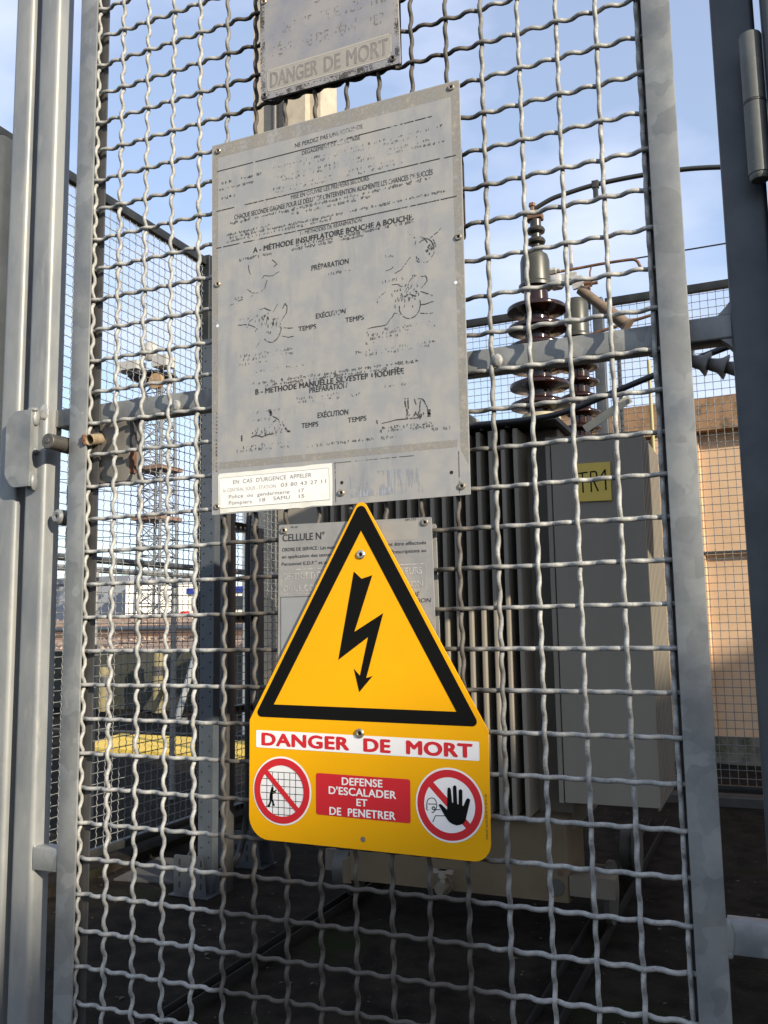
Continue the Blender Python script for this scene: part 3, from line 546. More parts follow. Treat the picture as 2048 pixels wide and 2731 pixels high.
for z, x0, x1, h in ((0.6195, 0.262, 0.5795, 0.0050), (0.6130, 0.3650, 0.487, 0.0046), (0.6030, 0.2560, 0.330, 0.0046), (0.5978, 0.2560, 0.4450, 0.0046), (0.5975, 0.452, 0.596, 0.0044), (0.5925, 0.2560, 0.427, 0.0044), (0.5605, 0.278, 0.335, 0.0046), (0.5645, 0.372, 0.5515, 0.0044), (0.5595, 0.365, 0.479, 0.0044), (0.3720, 0.300, 0.552, 0.0048), (0.3668, 0.322, 0.523, 0.0046)):
    scribble(MB(), x0, x1, z, h, yt, 0.95, rs).build('fine_print_line', ink_fine, fa, False)
mb = MB()
for k, z in enumerate((0.690, 0.684, 0.674, 0.668, 0.657, 0.651)): scribble(MB(), 0.335 + 0.004 * (k % 2), 0.585 + rs.uniform(-0.06, 0.025), z, 0.0042, yt, 0.55, rs).build('faded_print_line', ink_faint, fa, False)
for z, x0, x1 in ((0.6855, 0.243, 0.315), (0.6765, 0.240, 0.300), (0.6620, 0.240, 0.268)): scribble(MB(), x0, x1, z, 0.0048, yt, 0.8, rs).build('faded_print_line', ink_mid, fa, False)
for z, x0, x1 in ((0.5135, 0.417, 0.455), (0.4215, 0.480, 0.582), (0.4165, 0.480, 0.580), (0.4112, 0.480, 0.560), (0.4055, 0.478, 0.495), (0.3950, 0.463, 0.580), (0.3900, 0.478, 0.570), (0.4150, 0.270, 0.366), (0.4090, 0.275, 0.366), (0.4030, 0.270, 0.330), (0.3900, 0.290, 0.400), (0.3420, 0.370, 0.450), (0.3370, 0.375, 0.470), (0.3430, 0.505, 0.540), (0.2825, 0.280, 0.365), (0.2770, 0.275, 0.360), (0.2870, 0.500, 0.570), (0.2830, 0.497, 0.575), (0.2740, 0.388, 0.520), (0.2780, 0.570, 0.600), (0.3300, 0.300, 0.345), (0.3190, 0.300, 0.330), (0.4880, 0.50, 0.556), (0.5220, 0.498, 0.520), (0.4710, 0.277, 0.312), (0.5030, 0.270, 0.300)):
    scribble(MB(), x0, x1, z, 0.0044, yt, 0.6, rs).build('faded_print_line', ink_faint, fa, False)
mb = MB()
for k in range(16): mb.box(0.2395, 0.2415, yt, yt + 1e-4, 0.337 - k * 0.0056, 0.337 - k * 0.0056 + rs.uniform(0.001, 0.004))
mb.build('margin_print', ink_faint, fa, False)
mb = MB(); wd = 0.0010
def dash(pts, w=wd):
    for a, b in zip(pts[:-1], pts[1:]):
        a, b = Vector(a), Vector(b); n = max(1, int((b - a).length / 0.008))
        m2 = a.lerp(b, 0.5) + Vector((rs.uniform(-1, 1), rs.uniform(-1, 1))) * 0.0008
        mb.ribbon([tuple(a), tuple(m2), tuple(b)], w * rs.uniform(0.7, 1.3), yt - rs.random() * 5e-5)
def arc(cx, cz, rx, rz, a0, a1, n=14): return [(cx + rx * math.cos(R(a0 + (a1 - a0) * k / n)), cz + rz * math.sin(R(a0 + (a1 - a0) * k / n))) for k in range(n + 1)]
# head tilted back, two preparation sketches and two execution sketches
dash([(0.2933, 0.5520), (0.2968, 0.5379)]); dash([(0.333, 0.5530), (0.3408, 0.5450), (0.3360, 0.5420)]); dash([(0.3441, 0.5333), (0.3340, 0.5290), (0.3200, 0.5320), (0.3161, 0.5280)]); dash([(0.3246, 0.5240), (0.3210, 0.5130), (0.3130, 0.5070), (0.3000, 0.5090), (0.2920, 0.5158)]); dash([(0.2760, 0.5010), (0.2840, 0.5020)]); dash([(0.2620, 0.4960), (0.2680, 0.4980)])
mb.build('worn_sketch', ink_art, fa, False); mb = MB()
dash([(0.5424, 0.5535), (0.5490, 0.5470), (0.5543, 0.5405), (0.5522, 0.5326)]); dash(arc(0.5665, 0.5225, 0.0125, 0.0165, 130, -150)); dash([(0.5604, 0.5429), (0.5660, 0.5400), (0.5700, 0.5330)]); dash([(0.5747, 0.5390), (0.5850, 0.5450), (0.5900, 0.5500)]); dash([(0.5537, 0.5170), (0.5545, 0.5110), (0.5580, 0.5080)]); dash([(0.5453, 0.5174), (0.5400, 0.5110), (0.5315, 0.5021), (0.5230, 0.4990)]); dash([(0.5094, 0.5049), (0.5170, 0.5060), (0.5200, 0.5085)])
for k in range(22): x, z = rs.gauss(0.5745, 0.0035), rs.gauss(0.5235, 0.004); dash([(x, z), (x + rs.uniform(-.002, .002), z + rs.uniform(.001, .004))], 0.0009)
mb.build('worn_sketch', ink_art, fa, False); mb = MB()
dash([(0.2765, 0.4649), (0.2850, 0.4640), (0.2936, 0.4623), (0.3050, 0.4570)]); dash([(0.2908, 0.4589), (0.2960, 0.4680), (0.3049, 0.4731)]); dash([(0.3120, 0.4825), (0.3200, 0.4835), (0.3302, 0.4780)]); dash([(0.3340, 0.4751), (0.3420, 0.4860)]); dash([(0.3500, 0.4780), (0.3540, 0.4850), (0.3572, 0.4800), (0.3560, 0.4700), (0.3480, 0.4600)])
dash(arc(0.3320, 0.4500, 0.0150, 0.0190, 40, -140)); dash([(0.3494, 0.4510), (0.3580, 0.4480), (0.3658, 0.4470)]); dash([(0.3494, 0.4376), (0.3590, 0.4340), (0.3671, 0.4345)]); dash([(0.3130, 0.4370), (0.3060, 0.4270)])
for k in range(46): x, z = rs.gauss(0.330, 0.010), rs.gauss(0.459, 0.0065); dash([(x, z), (x + rs.uniform(-.002, .002), z + rs.uniform(.001, .005))], 0.0008)
mb.build('worn_sketch', ink_art, fa, False); mb = MB()
dash([(0.4960, 0.4598), (0.4955, 0.4660), (0.5013, 0.4720), (0.5080, 0.4755)]); dash([(0.5180, 0.4838), (0.5270, 0.4830), (0.5330, 0.4790)]); dash([(0.5407, 0.4757), (0.5440, 0.4850), (0.5483, 0.4885)]); dash([(0.5600, 0.4885), (0.5660, 0.4880), (0.5680, 0.4800), (0.5600, 0.4720)]); dash([(0.5574, 0.4680), (0.5660, 0.4640), (0.5750, 0.4590)])
dash(arc(0.5430, 0.4510, 0.0150, 0.0180, 175, 375)); dash(arc(0.5420, 0.4540, 0.0115, 0.0120, 40, 160)); dash([(0.5582, 0.4495), (0.5700, 0.4500), (0.5775, 0.4505)]); dash([(0.5580, 0.4379), (0.5680, 0.4360), (0.5757, 0.4355)]); dash([(0.5278, 0.4404), (0.5205, 0.4440), (0.5140, 0.4360), (0.5080, 0.4294), (0.4950, 0.4290), (0.4818, 0.4280)])
for k in range(40): x, z = rs.gauss(0.541, 0.012), rs.gauss(0.4640, 0.006); dash([(x, z), (x + rs.uniform(-.002, .002), z + rs.uniform(.001, .005))], 0.0009)
mb.build('worn_sketch', ink_art, fa, False); mb = MB()
dash([(0.2829, 0.3010), (0.2829, 0.2940)], 0.003); dash([(0.2990, 0.2975), (0.3080, 0.2990), (0.3163, 0.2960), (0.3250, 0.2985), (0.3355, 0.2990)], 0.0016); dash([(0.3400, 0.2990), (0.3464, 0.3090), (0.3430, 0.3180), (0.3340, 0.3237)]); dash([(0.3287, 0.3330), (0.3310, 0.3260)], 0.003); dash([(0.3270, 0.3080), (0.3383, 0.3180)], 0.0015); dash([(0.3540, 0.3050), (0.3580, 0.3000), (0.3610, 0.2995)], 0.002); dash([(0.3491, 0.3150), (0.3520, 0.3080)], 0.0012)
for k in range(26): x, z = rs.uniform(0.300, 0.352), rs.gauss(0.3000, 0.0035); dash([(x, z), (x + rs.uniform(-.001, .001), z + rs.uniform(.001, .004))], 0.0010)
mb.build('worn_sketch', ink_art, fa, False); mb = MB()
dash([(0.4930, 0.3000), (0.4930, 0.2950)], 0.0045); dash([(0.5000, 0.2960), (0.5200, 0.2985), (0.5400, 0.2980), (0.5560, 0.2985)], 0.0014); dash([(0.5339, 0.3260), (0.5345, 0.3140), (0.5360, 0.3030)], 0.0016); dash([(0.5378, 0.3255), (0.5380, 0.3130), (0.5385, 0.3020)], 0.0014); dash([(0.5469, 0.3230), (0.5490, 0.3160)], 0.0014); dash([(0.5520, 0.3230), (0.5580, 0.3220), (0.5620, 0.3150), (0.5650, 0.3060)], 0.0012); dash([(0.5551, 0.3200), (0.5540, 0.3060)], 0.0012); dash([(0.5665, 0.3060), (0.5665, 0.2990)], 0.004)
for k in range(20): x, z = rs.uniform(0.535, 0.560), rs.gauss(0.300, 0.003); dash([(x, z), (x + rs.uniform(-.001, .001), z + rs.uniform(.001, .004))], 0.0011)
mb.build('worn_sketch', ink_art, fa, False)
MB().flat(rrect(0.452, 0.560, 0.200, 0.233, 0.004), yt + 0.0001).build('scratched_patch', scratched, fa, False)

margin = worn_ink('bare_beige_margin', (0.315, 0.292, 0.250), 0.50, 160, 0.35, 1.0, 30.0)
for q in ([(0.2295, 0.7505), (0.2400, 0.7300), (0.6080, 0.7300), (0.6195, 0.7505)], [(0.2295, 0.7505), (0.2340, 0.2520), (0.2430, 0.2520), (0.2400, 0.7300)], [(0.6195, 0.7505), (0.6080, 0.7300), (0.6080, 0.2500), (0.6185, 0.2300)]): MB().flat(q, Y - 0.0001).build('bare_margin', margin, fa, False)
MB().flat([(0.2450, 0.2560), (0.6040, 0.2540), (0.6040, 0.2640), (0.2450, 0.2660)], Y - 0.0001).build('bare_margin', margin, fa, False)

# emergency number sticker on the plate
st = thing('emergency_sticker', 'white rectangular sticker with emergency phone numbers on the lower corner of the faded plate', 'sticker', (0.334, -0.0089, 0.1912))
edge = [(0.2436, 0.2470), (0.2462, 0.2494)] + [(0.2462 + (0.4257 - 0.2462) * k / 12, 0.2493 + rs.uniform(-0.0007, 0.0004)) for k in range(1, 12)] + [(0.4257, 0.2491), (0.4262, 0.2200), (0.4255, 0.1914)] + [(0.4255 - (0.4255 - 0.2468) * k / 12, 0.1914 + rs.uniform(-0.0006, 0.0018)) for k in range(1, 12)] + [(0.2475, 0.1918), (0.2470, 0.2010), (0.2440, 0.2060)]
polyfill(MB(), edge, Y - 0.0004).build('backing', stickerm, st, False)
MB().flat([(0.2466, 0.2426), (0.2481, 0.1995), (0.4219, 0.1997), (0.4203, 0.2426)], Y - 0.0006).build('white_label', stickerm2, st, False)
mb = MB(); mb.ribbon([(0.2466, 0.2428), (0.4205, 0.2428)], 0.00045, Y - 0.0007); mb.ribbon([(0.4205, 0.2428), (0.4221, 0.1995)], 0.00035, Y - 0.0007); mb.ribbon([(0.4219, 0.1996), (0.2481, 0.1994)], 0.00045, Y - 0.0007); mb.build('label_edge', ink_grey, st, False)
yk = Y - 0.0008
line(st, ink_grey, 'text_line', "EN  CAS  D'URGENCE  APPELER", 0.2691, 0.3944, 0.2328, 0.0056, yk, 0.0, 1.05, slope=0.0); line(st, ink_grey, 'text_line', '03 80 43 27 11', 0.3468, 0.4165, 0.2228, 0.0050, yk, 0.0, 1.1)
line(st, ink_grey, 'text_line', 'Police  ou  gendarmerie', 0.2622, 0.3603, 0.2126, 0.0050, yk, 0.0, 1.05); line(st, ink_grey, 'text_line', '17', 0.3749, 0.3828, 0.2130, 0.0048, yk)
line(st, ink_grey, 'text_line', 'Pompiers', 0.2623, 0.3000, 0.2036, 0.0050, yk, 0.0, 1.05); line(st, ink_grey, 'text_line', '18', 0.3129, 0.3219, 0.2045, 0.0048, yk); line(st, ink_grey, 'text_line', 'SAMU', 0.3349, 0.3609, 0.2050, 0.0050, yk, 0.0, 1.05); line(st, ink_grey, 'text_line', '15', 0.3749, 0.3833, 0.2052, 0.0048, yk)
mb = MB(); put(mb, 'le CENTRAL SOUS - STATION', 0.2528, 0.3387, 0.2222, 0.0050, yk, 0.0); mb.build('faint_lettering', mat('pale_grey_print', (0.45, 0.42, 0.38), 0.7), st, False)

# upper enamel plate
tp = thing('enamel_plate', 'small pitted grey enamel plate with embossed lettering, above the large faded plate', 'sign', (0.4245, -0.009, 0.7973))
Y = -0.0110
ol = rounded([(0.3130, 0.985), (0.3152, 0.8000), (0.5370, 0.7973), (0.5335, 0.985)], 0.004, 4)
MB().prism(ol, Y, Y + 0.004).build('panel', enamel, tp)
MB().flat(rounded([(0.3265, 0.8440), (0.3275, 0.8115), (0.5180, 0.8095), (0.5245, 0.8155), (0.5240, 0.8450)], 0.003, 4), Y - 0.0003).build('pale_band', band_pale, tp, False)
mb = MB()
def frame(mb, pts, w, y): mb.ribbon(pts + [pts[0]], w, y)
frame(mb, [(0.3265, 0.8440), (0.3275, 0.8115), (0.5180, 0.8095), (0.5245, 0.8155), (0.5240, 0.8450)], 0.0016, Y - 0.0004)
mb.build('band_outline', mat('pale_outline', (0.40, 0.37, 0.31), 0.6), tp, False)
line(tp, relief, 'embossed_word', 'DANGER', 0.3315, 0.4100, 0.8165, 0.0232, Y - 0.0006, 0.02, slope=-0.002); line(tp, relief, 'embossed_word', 'DE', 0.4200, 0.4465, 0.8160, 0.0235, Y - 0.0006, 0.02); line(tp, relief, 'embossed_word', 'MORT', 0.4560, 0.5200, 0.8150, 0.0245, Y - 0.0006, 0.02, slope=0.008)
mb = MB(); put(mb, 'DANGER', 0.3312, 0.4098, 0.8160, 0.0250, Y - 0.00045, 0.045, slope=-0.002); put(mb, 'DE', 0.4197, 0.4463, 0.8152, 0.0255, Y - 0.00045, 0.045); put(mb, 'MORT', 0.4557, 0.5198, 0.8143, 0.0265, Y - 0.00045, 0.045, slope=0.008)
mb.build('lettering_rim', mat('letter_rim', (0.345, 0.32, 0.275), 0.6, bump=0.2, bscale=500), tp, False)
line(tp, relief_faint, 'faded_line', 'DÉFENSE DE PÉNÉTRER', 0.3300, 0.5180, 0.8640, 0.0170, Y - 0.0003, 0.02); line(tp, relief_faint, 'faded_line', 'DANS CETTE ENCEINTE', 0.3300, 0.5180, 0.8960, 0.0165, Y - 0.0003, 0.02); line(tp, relief_faint, 'faded_line', 'SOUS PEINE', 0.3900, 0.5100, 0.9280, 0.0150, Y - 0.0003, 0.02)
grime = worn_ink('dark_edge_grime', (0.055, 0.050, 0.045), 0.36, 420, 0.10, 1.0, 60.0)
for q in ([(0.3132, 0.985), (0.3152, 0.8000), (0.3235, 0.8060), (0.3205, 0.985)], [(0.3152, 0.8000), (0.5370, 0.7973), (0.5300, 0.8075), (0.3235, 0.8075)], [(0.5370, 0.7973), (0.5335, 0.985), (0.5275, 0.985), (0.5300, 0.8075)]):
    MB().flat(q, Y - 0.0002).build('edge_grime', grime, tp, False)
for x, z in ((0.3218, 0.8060), (0.5262, 0.8068), (0.3203, 0.9568)): rivet(tp, x, z, Y, 0.0050, pinm if z < 0.9 else rivm)

# service plate behind the yellow sign
cp = thing('service_plate', 'grey service order plate headed CELLULE, half hidden behind the yellow sign', 'sign', (0.455, -0.0075, -0.13))
Y = -0.0086
MB().prism(rounded([(0.3430, 0.1700), (0.3396, -0.1300), (0.5700, -0.1300), (0.5662, 0.1670)], 0.002, 3), Y, Y + 0.0015).build('panel', cellm, cp)
rivet(cp, 0.3510, 0.1619, Y, 0.0050); rivet(cp, 0.5573, 0.1607, Y, 0.0050)
mb = MB(); yt = Y - 0.0003
put(mb, 'CELLULE N°', 0.3490, 0.4135, 0.1470, 0.0096, yt, 0.012, 0.98)
mb.build('plate_heading', ink_solid, cp, False)
line(cp, ink_solid, 'text_line', 'ORDRE DE SERVICE : Les manoeuvres ne doi', 0.3483, 0.4650, 0.1333, 0.0046, yt, 0.004); line(cp, ink_solid, 'text_line', 'vent être effectués', 0.4985, 0.5586, 0.1328, 0.0046, yt, 0.004)
line(cp, ink_solid, 'text_line', 'en application des textes réglem', 0.3482, 0.4470, 0.1238, 0.0044, yt, 0.004); line(cp, ink_solid, 'text_line', 'et Prescriptions au', 0.5010, 0.5583, 0.1228, 0.0044, yt, 0.004)
line(cp, ink_solid, 'text_line', 'Personnel E.D.F." et aux cons', 0.3477, 0.4400, 0.1138, 0.0044, yt, 0.004)
line(cp, ink_solid, 'text_line', 'PR 40', 0.3620, 0.3725, 0.1645, 0.0024, yt); line(cp, ink_solid, 'text_line', 'AM 373', 0.5300, 0.5450, 0.1640, 0.0028, yt)
line(cp, ink_solid, 'italic_line', 'CONDAMNÉ', 0.500, 0.5470, 0.0668, 0.0052, yt, 0.0, shear=0.2); line(cp, ink_solid, 'italic_line', 'EXPLOITATION', 0.500, 0.5625, 0.0590, 0.0052, yt, 0.0, shear=0.2)
mb = MB(); frame(mb, [(0.3468, 0.1078), (0.3463, 0.0748), (0.5570, 0.0748), (0.5577, 0.1078)], 0.0009, yt)
put(mb, "DÉFENSE D'OUVRIR LES PORTES", 0.3505, 0.4900, 0.0945, 0.0088, yt, 0.01); put(mb, 'SECTEURS', 0.5050, 0.5520, 0.0950, 0.0088, yt, 0.01); put(mb, 'DE CE COMPARTIMENT SOUS', 0.3505, 0.4900, 0.0785, 0.0082, yt, 0.01); put(mb, 'TENSION', 0.5050, 0.5530, 0.0785, 0.0082, yt, 0.01)
mb.build('pale_lettering', pale, cp, False)
mb = MB(); frame(mb, [(0.3457, 0.0712), (0.3455, -0.0985), (0.4900, -0.0985), (0.4900, 0.0712)], 0.0007, yt + 0.0001); mb.build('box_outline', ink_solid, cp, False)
MB().flat([(0.3468, 0.0700), (0.3466, -0.0970), (0.4890, -0.0970), (0.4890, 0.0700)], Y - 0.0001).build('blank_area', mat('pale_blank_area', (0.285, 0.29, 0.285), 0.55, 0.1, var=(0.25, 0.255, 0.25), vscale=25), cp, False)
MB().flat([(0.497, 0.165), (0.497, 0.140), (0.548, 0.140), (0.548, 0.165)], Y - 0.0001).build('erased_area', band_pale, cp, False)

# plates fixed to the inner side of the mesh, their edges showing
o = MB().prism(rounded([(0.322, 0.990), (0.322, 0.806), (0.5318, 0.806), (0.5318, 0.990)], 0.003, 3), 0.0068, 0.0088).build('inner_plate', back_edge, None)
tag(o, 'dark plate back showing as a thin edge beside the pitted enamel plate', 'sign back', 'plates on the inner face of the mesh')
o = MB().prism(rounded([(0.30, 0.700), (0.30, 0.535), (0.6180, 0.535), (0.6180, 0.640), (0.612, 0.700)], 0.003, 3), 0.0068, 0.0088).build('inner_plate', back_edge, None)
tag(o, 'dark plate back showing as a thin edge right of the large faded plate', 'sign back', 'plates on the inner face of the mesh')
o = MB().prism(rounded([(0.35, 0.160), (0.35, -0.10), (0.5690, -0.10), (0.5665, 0.160)], 0.003, 3), 0.0068, 0.0088).build('inner_plate', cellm, None)
tag(o, 'grey plate back showing as a thin edge right of the service order plate', 'sign back', 'plates on the inner face of the mesh')

# ---------------------------------------------------------------- the transformer
tr = thing('power_transformer', 'large beige grey power transformer with radiator fins and brown insulators', 'transformer', (-0.40, 3.4, G))
MB().rbox(-0.97, 0.105, 2.93, 4.05, -0.86, 0.912, 0.01, 'z', 3).build('tank', tankm, tr)
MB().rbox(-0.920, 0.099, 2.80, 3.15, -1.130, -0.790, 0.012, 'z', 4).build('lower_tank', tankm2, tr)
MB().box(-0.958, -0.915, 2.812, 3.0, -1.15, -1.045).build('side_lug', tankm2, tr)
MB().rbox(-1.02, 0.135, 2.75, 4.15, 0.918, 0.940, 0.004, 'z', 2).build('lid', lidm, tr)
mb = MB(); 
for k in range(9): mb.lathe([(0.011, 0.905), (0.011, 0.918)], (-0.93 + k * 0.12, 2.775, 0), 'z', 6)
mb.build('lid_bolts', lidm, tr)
def fin_bank(name, boxes, m):
    b = MB()
    for (x0, x1, y0, y1, z0, z1, r, ax) in boxes: b.rbox(x0, x1, y0, y1, z0, z1, r, ax, 3)
    return b.build(name, m, tr, angle=50)
for k in range(17):
    xc = -0.052 - 0.0572 * k
    f = MB().rbox(xc - 0.0105, xc + 0.0105, 2.752, 2.93, -0.782, 0.895, 0.006, 'z', 4).build('radiator_fin', finm, tr, angle=50)
MB().box(-0.99, -0.035, 2.758, 2.775, -0.797, -0.783).build('fin_tie_bar', tankm, tr)
MB().rbox(0.072, 0.094, 2.80, 2.93, -0.725, 0.85, 0.004, 'z', 2).build('corner_stiffener', finm, tr)
for k in range(13):
    y = 2.795 + 0.050 * k
    MB().prism(rounded([(0.100, 0.846), (0.100, -0.722), (0.487, -0.722), (0.487, 0.838)], 0.006, 3), y, y + 0.020).build('radiator_fin', finm, tr, angle=50)
MB().rbox(0.476, 0.484, 2.80, 3.41, -0.735, -0.7225, 0.001, 'y', 2).build('fin_tie_bar', tankm, tr)
for k in range(6):
    y = 2.76 + 0.055 * k; MB().prism(rounded([(-1.27, 0.846), (-1.27, -0.722), (-1.022, -0.722), (-1.022, 0.846)], 0.006, 3), y, y + 0.02).build('radiator_fin', finm, tr, angle=50)
# base frame and wheels
MB().rbox(0.101, 0.288, 2.80, 2.90, -1.10, -1.02, 0.003, 'y', 2).build('base_beam', tankm, tr)
MB().rbox(-1.12, -0.96, 2.95, 3.05, -1.14, -1.04, 0.003, 'y', 2).build('base_beam', tankm, tr)
for x in (0.205, -1.015):
    for y in (3.0, 3.8): MB().lathe([(0.02, -0.04), (0.11, -0.04), (0.11, 0.02), (0.13, 0.02), (0.13, 0.045), (0.02, 0.045)], (x, y, G + 0.175), 'x', 28).build('wheel', lidm, tr)
# drain valve
vl = MB().lathe([(0.0, -0.09), (0.022, -0.09), (0.026, -0.075), (0.026, -0.03), (0.036, -0.03), (0.036, 0.0)], (-0.445, 2.80, -1.105), 'y', 20).build('drain_valve', tankm, tr)
mb = MB().lathe([(0.0, -1.03), (0.020, -1.03), (0.020, -1.062), (0.012, -1.065), (0.012, -1.085)], (-0.44, 2.745, 0), 'z', 14); mb.box(-0.488, -0.392, 2.732, 2.758, -1.043, -1.030); mb.build('valve_handle', finm, vl)
MB().lathe([(0.0, -0.005), (0.034, -0.005), (0.034, 0.0)], (0.045, 2.80, -1.07), 'y', 20).build('port_cover', lidm, tr)
MB().lathe([(0.0, -0.004), (0.011, -0.004), (0.011, 0.0)], (0.066, 2.80, -1.01), 'y', 14).build('port_screw', rustm, tr)
def sheds(x, y, zs, rs_, core, z0, z1):
    p = [(core * 0.98, z0)]
    for z in zs: p += [(core, z - 0.062 * rs_ / 0.15), (core, z - 0.040 * rs_ / 0.15), (rs_ * 0.70, z - 0.026 * rs_ / 0.15), (rs_ * 0.985, z - 0.024 * rs_ / 0.15), (rs_, z - 0.014 * rs_ / 0.15), (rs_ * 0.98, z - 0.004 * rs_ / 0.15), (rs_ * 0.72, z + 0.012 * rs_ / 0.15), (core, z + 0.026 * rs_ / 0.15)]
    p.append((core * 0.95, z1)); return MB().lathe(p, (x, y, 0), 'z', 48)
bx, by = -0.034, 3.2
bsh = sheds(bx, by, [1.110, 1.208, 1.306, 1.404, 1.502, 1.600], 0.148, 0.062, 1.03, 1.69).build('bushing', glaze, tr, angle=60)
MB().lathe([(0.115, 0.938), (0.115, 0.955), (0.098, 0.96), (0.098, 1.035), (0.09, 1.048), (0.06, 1.052)], (bx, by, 0), 'z', 36).build('bushing_flange', flatm, bsh)
MB().lathe([(0.060, 1.700), (0.085, 1.700), (0.085, 1.715), (0.074, 1.728), (0.073, 1.84), (0.066, 1.868), (0.045, 1.885), (0.0, 1.888)], (bx, by, 0), 'z', 36).build('bushing_cap', capm, bsh)
MB().lathe([(0.030, 1.885), (0.030, 1.905), (0.024, 1.915), (0.024, 1.925), (0.044, 1.935), (0.047, 1.945), (0.042, 1.957), (0.025, 1.965), (0.025, 1.983), (0.044, 1.993), (0.047, 2.003), (0.042, 2.014), (0.028, 2.022), (0.028, 2.062), (0.0, 2.064)], (bx + 0.012, by, 0), 'z', 28).build('top_insulator', smallins, bsh)
mb = MB(); mb.rbox(bx - 0.034, bx + 0.048, by - 0.03, by + 0.03, 2.062, 2.098, 0.006, 'y', 3); mb.lathe([(0.012, 2.098), (0.012, 2.132), (0.018, 2.132), (0.018, 2.148), (0.0, 2.15)], (bx + 0.0, by - 0.008, 0), 'z', 6); mb.build('terminal_clamp', copperm, bsh)
b2x, b2y = 0.022, 3.95
bs2 = sheds(b2x, b2y, [1.13, 1.22, 1.31, 1.40, 1.49, 1.58], 0.112, 0.060, 0.94, 1.70).build('bushing', glaze, tr, angle=60)
MB().lathe([(0.060, 1.655), (0.080, 1.655), (0.080, 1.668), (0.070, 1.68), (0.070, 1.85), (0.055, 1.885), (0.0, 1.893)], (b2x, b2y, 0), 'z', 32).build('bushing_cap', capm, bs2)
MB().lathe([(0.09, 0.938), (0.09, 0.99), (0.06, 1.0)], (b2x, b2y, 0), 'z', 28).build('bushing_flange', flatm, bs2)
mb = MB().lathe([(0.0, -0.25), (0.075, -0.25), (0.085, -0.24), (0.085, 0.0), (0.075, 0.01), (0.0, 0.01)], (-0.545, 3.75, 1.10), 'y', 28); mb.box(-0.58, -0.51, 3.52, 3.72, 0.94, 1.05); mb.build('oil_relay', finm, tr)

# number plate on the transformer
tg = thing('number_plate', 'yellow plate lettered TR1 on the right radiator of the transformer', 'number plate', (0.282, 2.79, 0.548))
MB().prism([(0.2095, 0.7165), (0.2080, 0.5500), (0.3540, 0.5465), (0.3545, 0.7135)], 2.786, 2.7945).build('panel', trplate, tg)
mb = MB(); ww = 0.0062; yy = 2.7852
mb.ribbon([(0.2125, 0.6730), (0.2560, 0.6755)], ww, yy); mb.ribbon([(0.2345, 0.6745), (0.2345, 0.5890)], ww, yy - 1e-4)
mb.ribbon([(0.2700, 0.5900), (0.2700, 0.6760), (0.2870, 0.6765), (0.2935, 0.6730), (0.2965, 0.6620), (0.2955, 0.6500), (0.2880, 0.6400), (0.2700, 0.6390)], ww, yy - 2e-4); mb.ribbon([(0.2800, 0.6395), (0.2985, 0.5910)], ww, yy - 3e-4)
mb.ribbon([(0.3150, 0.6560), (0.3320, 0.6800), (0.3320, 0.5940)], ww, yy - 4e-4); mb.build('lettering', blackp, tg, False)

# conductors above the transformer
def cat(pts, n=10):
    P_ = [Vector(p) for p in pts]; out = []
    for i in range(len(P_) - 1):
        p0 = P_[max(i - 1, 0)]; p1 = P_[i]; p2 = P_[i + 1]; p3 = P_[min(i + 2, len(P_) - 1)]
        for k in range(n):
            t = k / n; out.append(tuple(0.5 * ((2 * p1) + (p2 - p0) * t + (2 * p0 - 5 * p1 + 4 * p2 - p3) * t * t + (3 * p1 - p0 - 3 * p2 + p3) * t ** 3)))
    out.append(tuple(P_[-1])); return out
bb = thing('busbar_tube', 'dark curved busbar tube rising from the small top insulator of the brown bushing', 'busbar', (0.03, 3.2, 2.12))
MB().tube(cat([(-0.030, 3.2, 2.118), (0.0602, 3.2, 2.1542), (0.1413, 3.2, 2.1680), (0.2806, 3.2, 2.1824), (0.4719, 3.2, 2.1830), (0.6791, 3.2, 2.1700), (0.8708, 3.2, 2.1400), (1.3, 3.2, 2.05)]), 0.0118, 12).build('tube', busm, bb)
MB().rbox(0.273, 0.297, 3.19, 3.21, 2.112, 2.172, 0.003, 'z', 2).build('hanging_clip', busm, bb); MB().rbox(0.268, 0.302, 3.186, 3.214, 2.165, 2.20, 0.004, 'z', 2).build('clip_saddle', busm, bb)
cb = thing('copper_conductor', 'thin tarnished copper bar with a hooked end beside the olive bushing cap', 'conductor', (0.05, 3.3, 1.78))
MB().tube(cat([(0.030, 3.28, 1.800), (0.1705, 3.3, 1.8092), (0.2700, 3.3, 1.8110), (0.4150, 3.3, 1.8075), (0.4500, 3.3, 1.7960), (0.4662, 3.3, 1.7634)]), [0.0075] * 51, 10).build('bar', copperm, cb)
MB().tube(cat([(0.2298, 3.3, 1.8060), (0.2215, 3.3, 1.7750), (0.2230, 3.3, 1.7500), (0.2336, 3.3, 1.7169)]), 0.004, 8).build('hook', copperm, cb)
MB().lathe([(0.0, -0.02), (0.018, -0.02), (0.018, 0.02), (0.010, 0.022), (0.010, 0.04), (0.0, 0.04)], (0.040, 3.26, 1.800), 'x', 6).build('end_nut', clampm, cb)
wc = thing('white_clamp', 'white metal connector clamp with upright rod behind the brown bushing', 'connector', (0.09, 3.5, 1.77))
mb = MB(); mb.rbox(0.02, 0.125, 3.47, 3.53, 1.815, 1.862, 0.008, 'y', 3); mb.lathe([(0.0, -0.03), (0.038, -0.03), (0.044, -0.02), (0.044, 0.02), (0.038, 0.03), (0.0, 0.03)], (0.012, 3.5, 1.835), 'x', 20); mb.prism(rounded([(0.095, 1.835), (0.100, 1.765), (0.125, 1.768), (0.162, 1.800), (0.150, 1.835)], 0.006, 3), 3.46, 3.48); mb.build('clamp_body', clampm, wc)
MB().rbox(0.083, 0.101, 3.49, 3.51, 1.86, 2.025, 0.003, 'z', 2).build('upright_rod', clampm, wc)
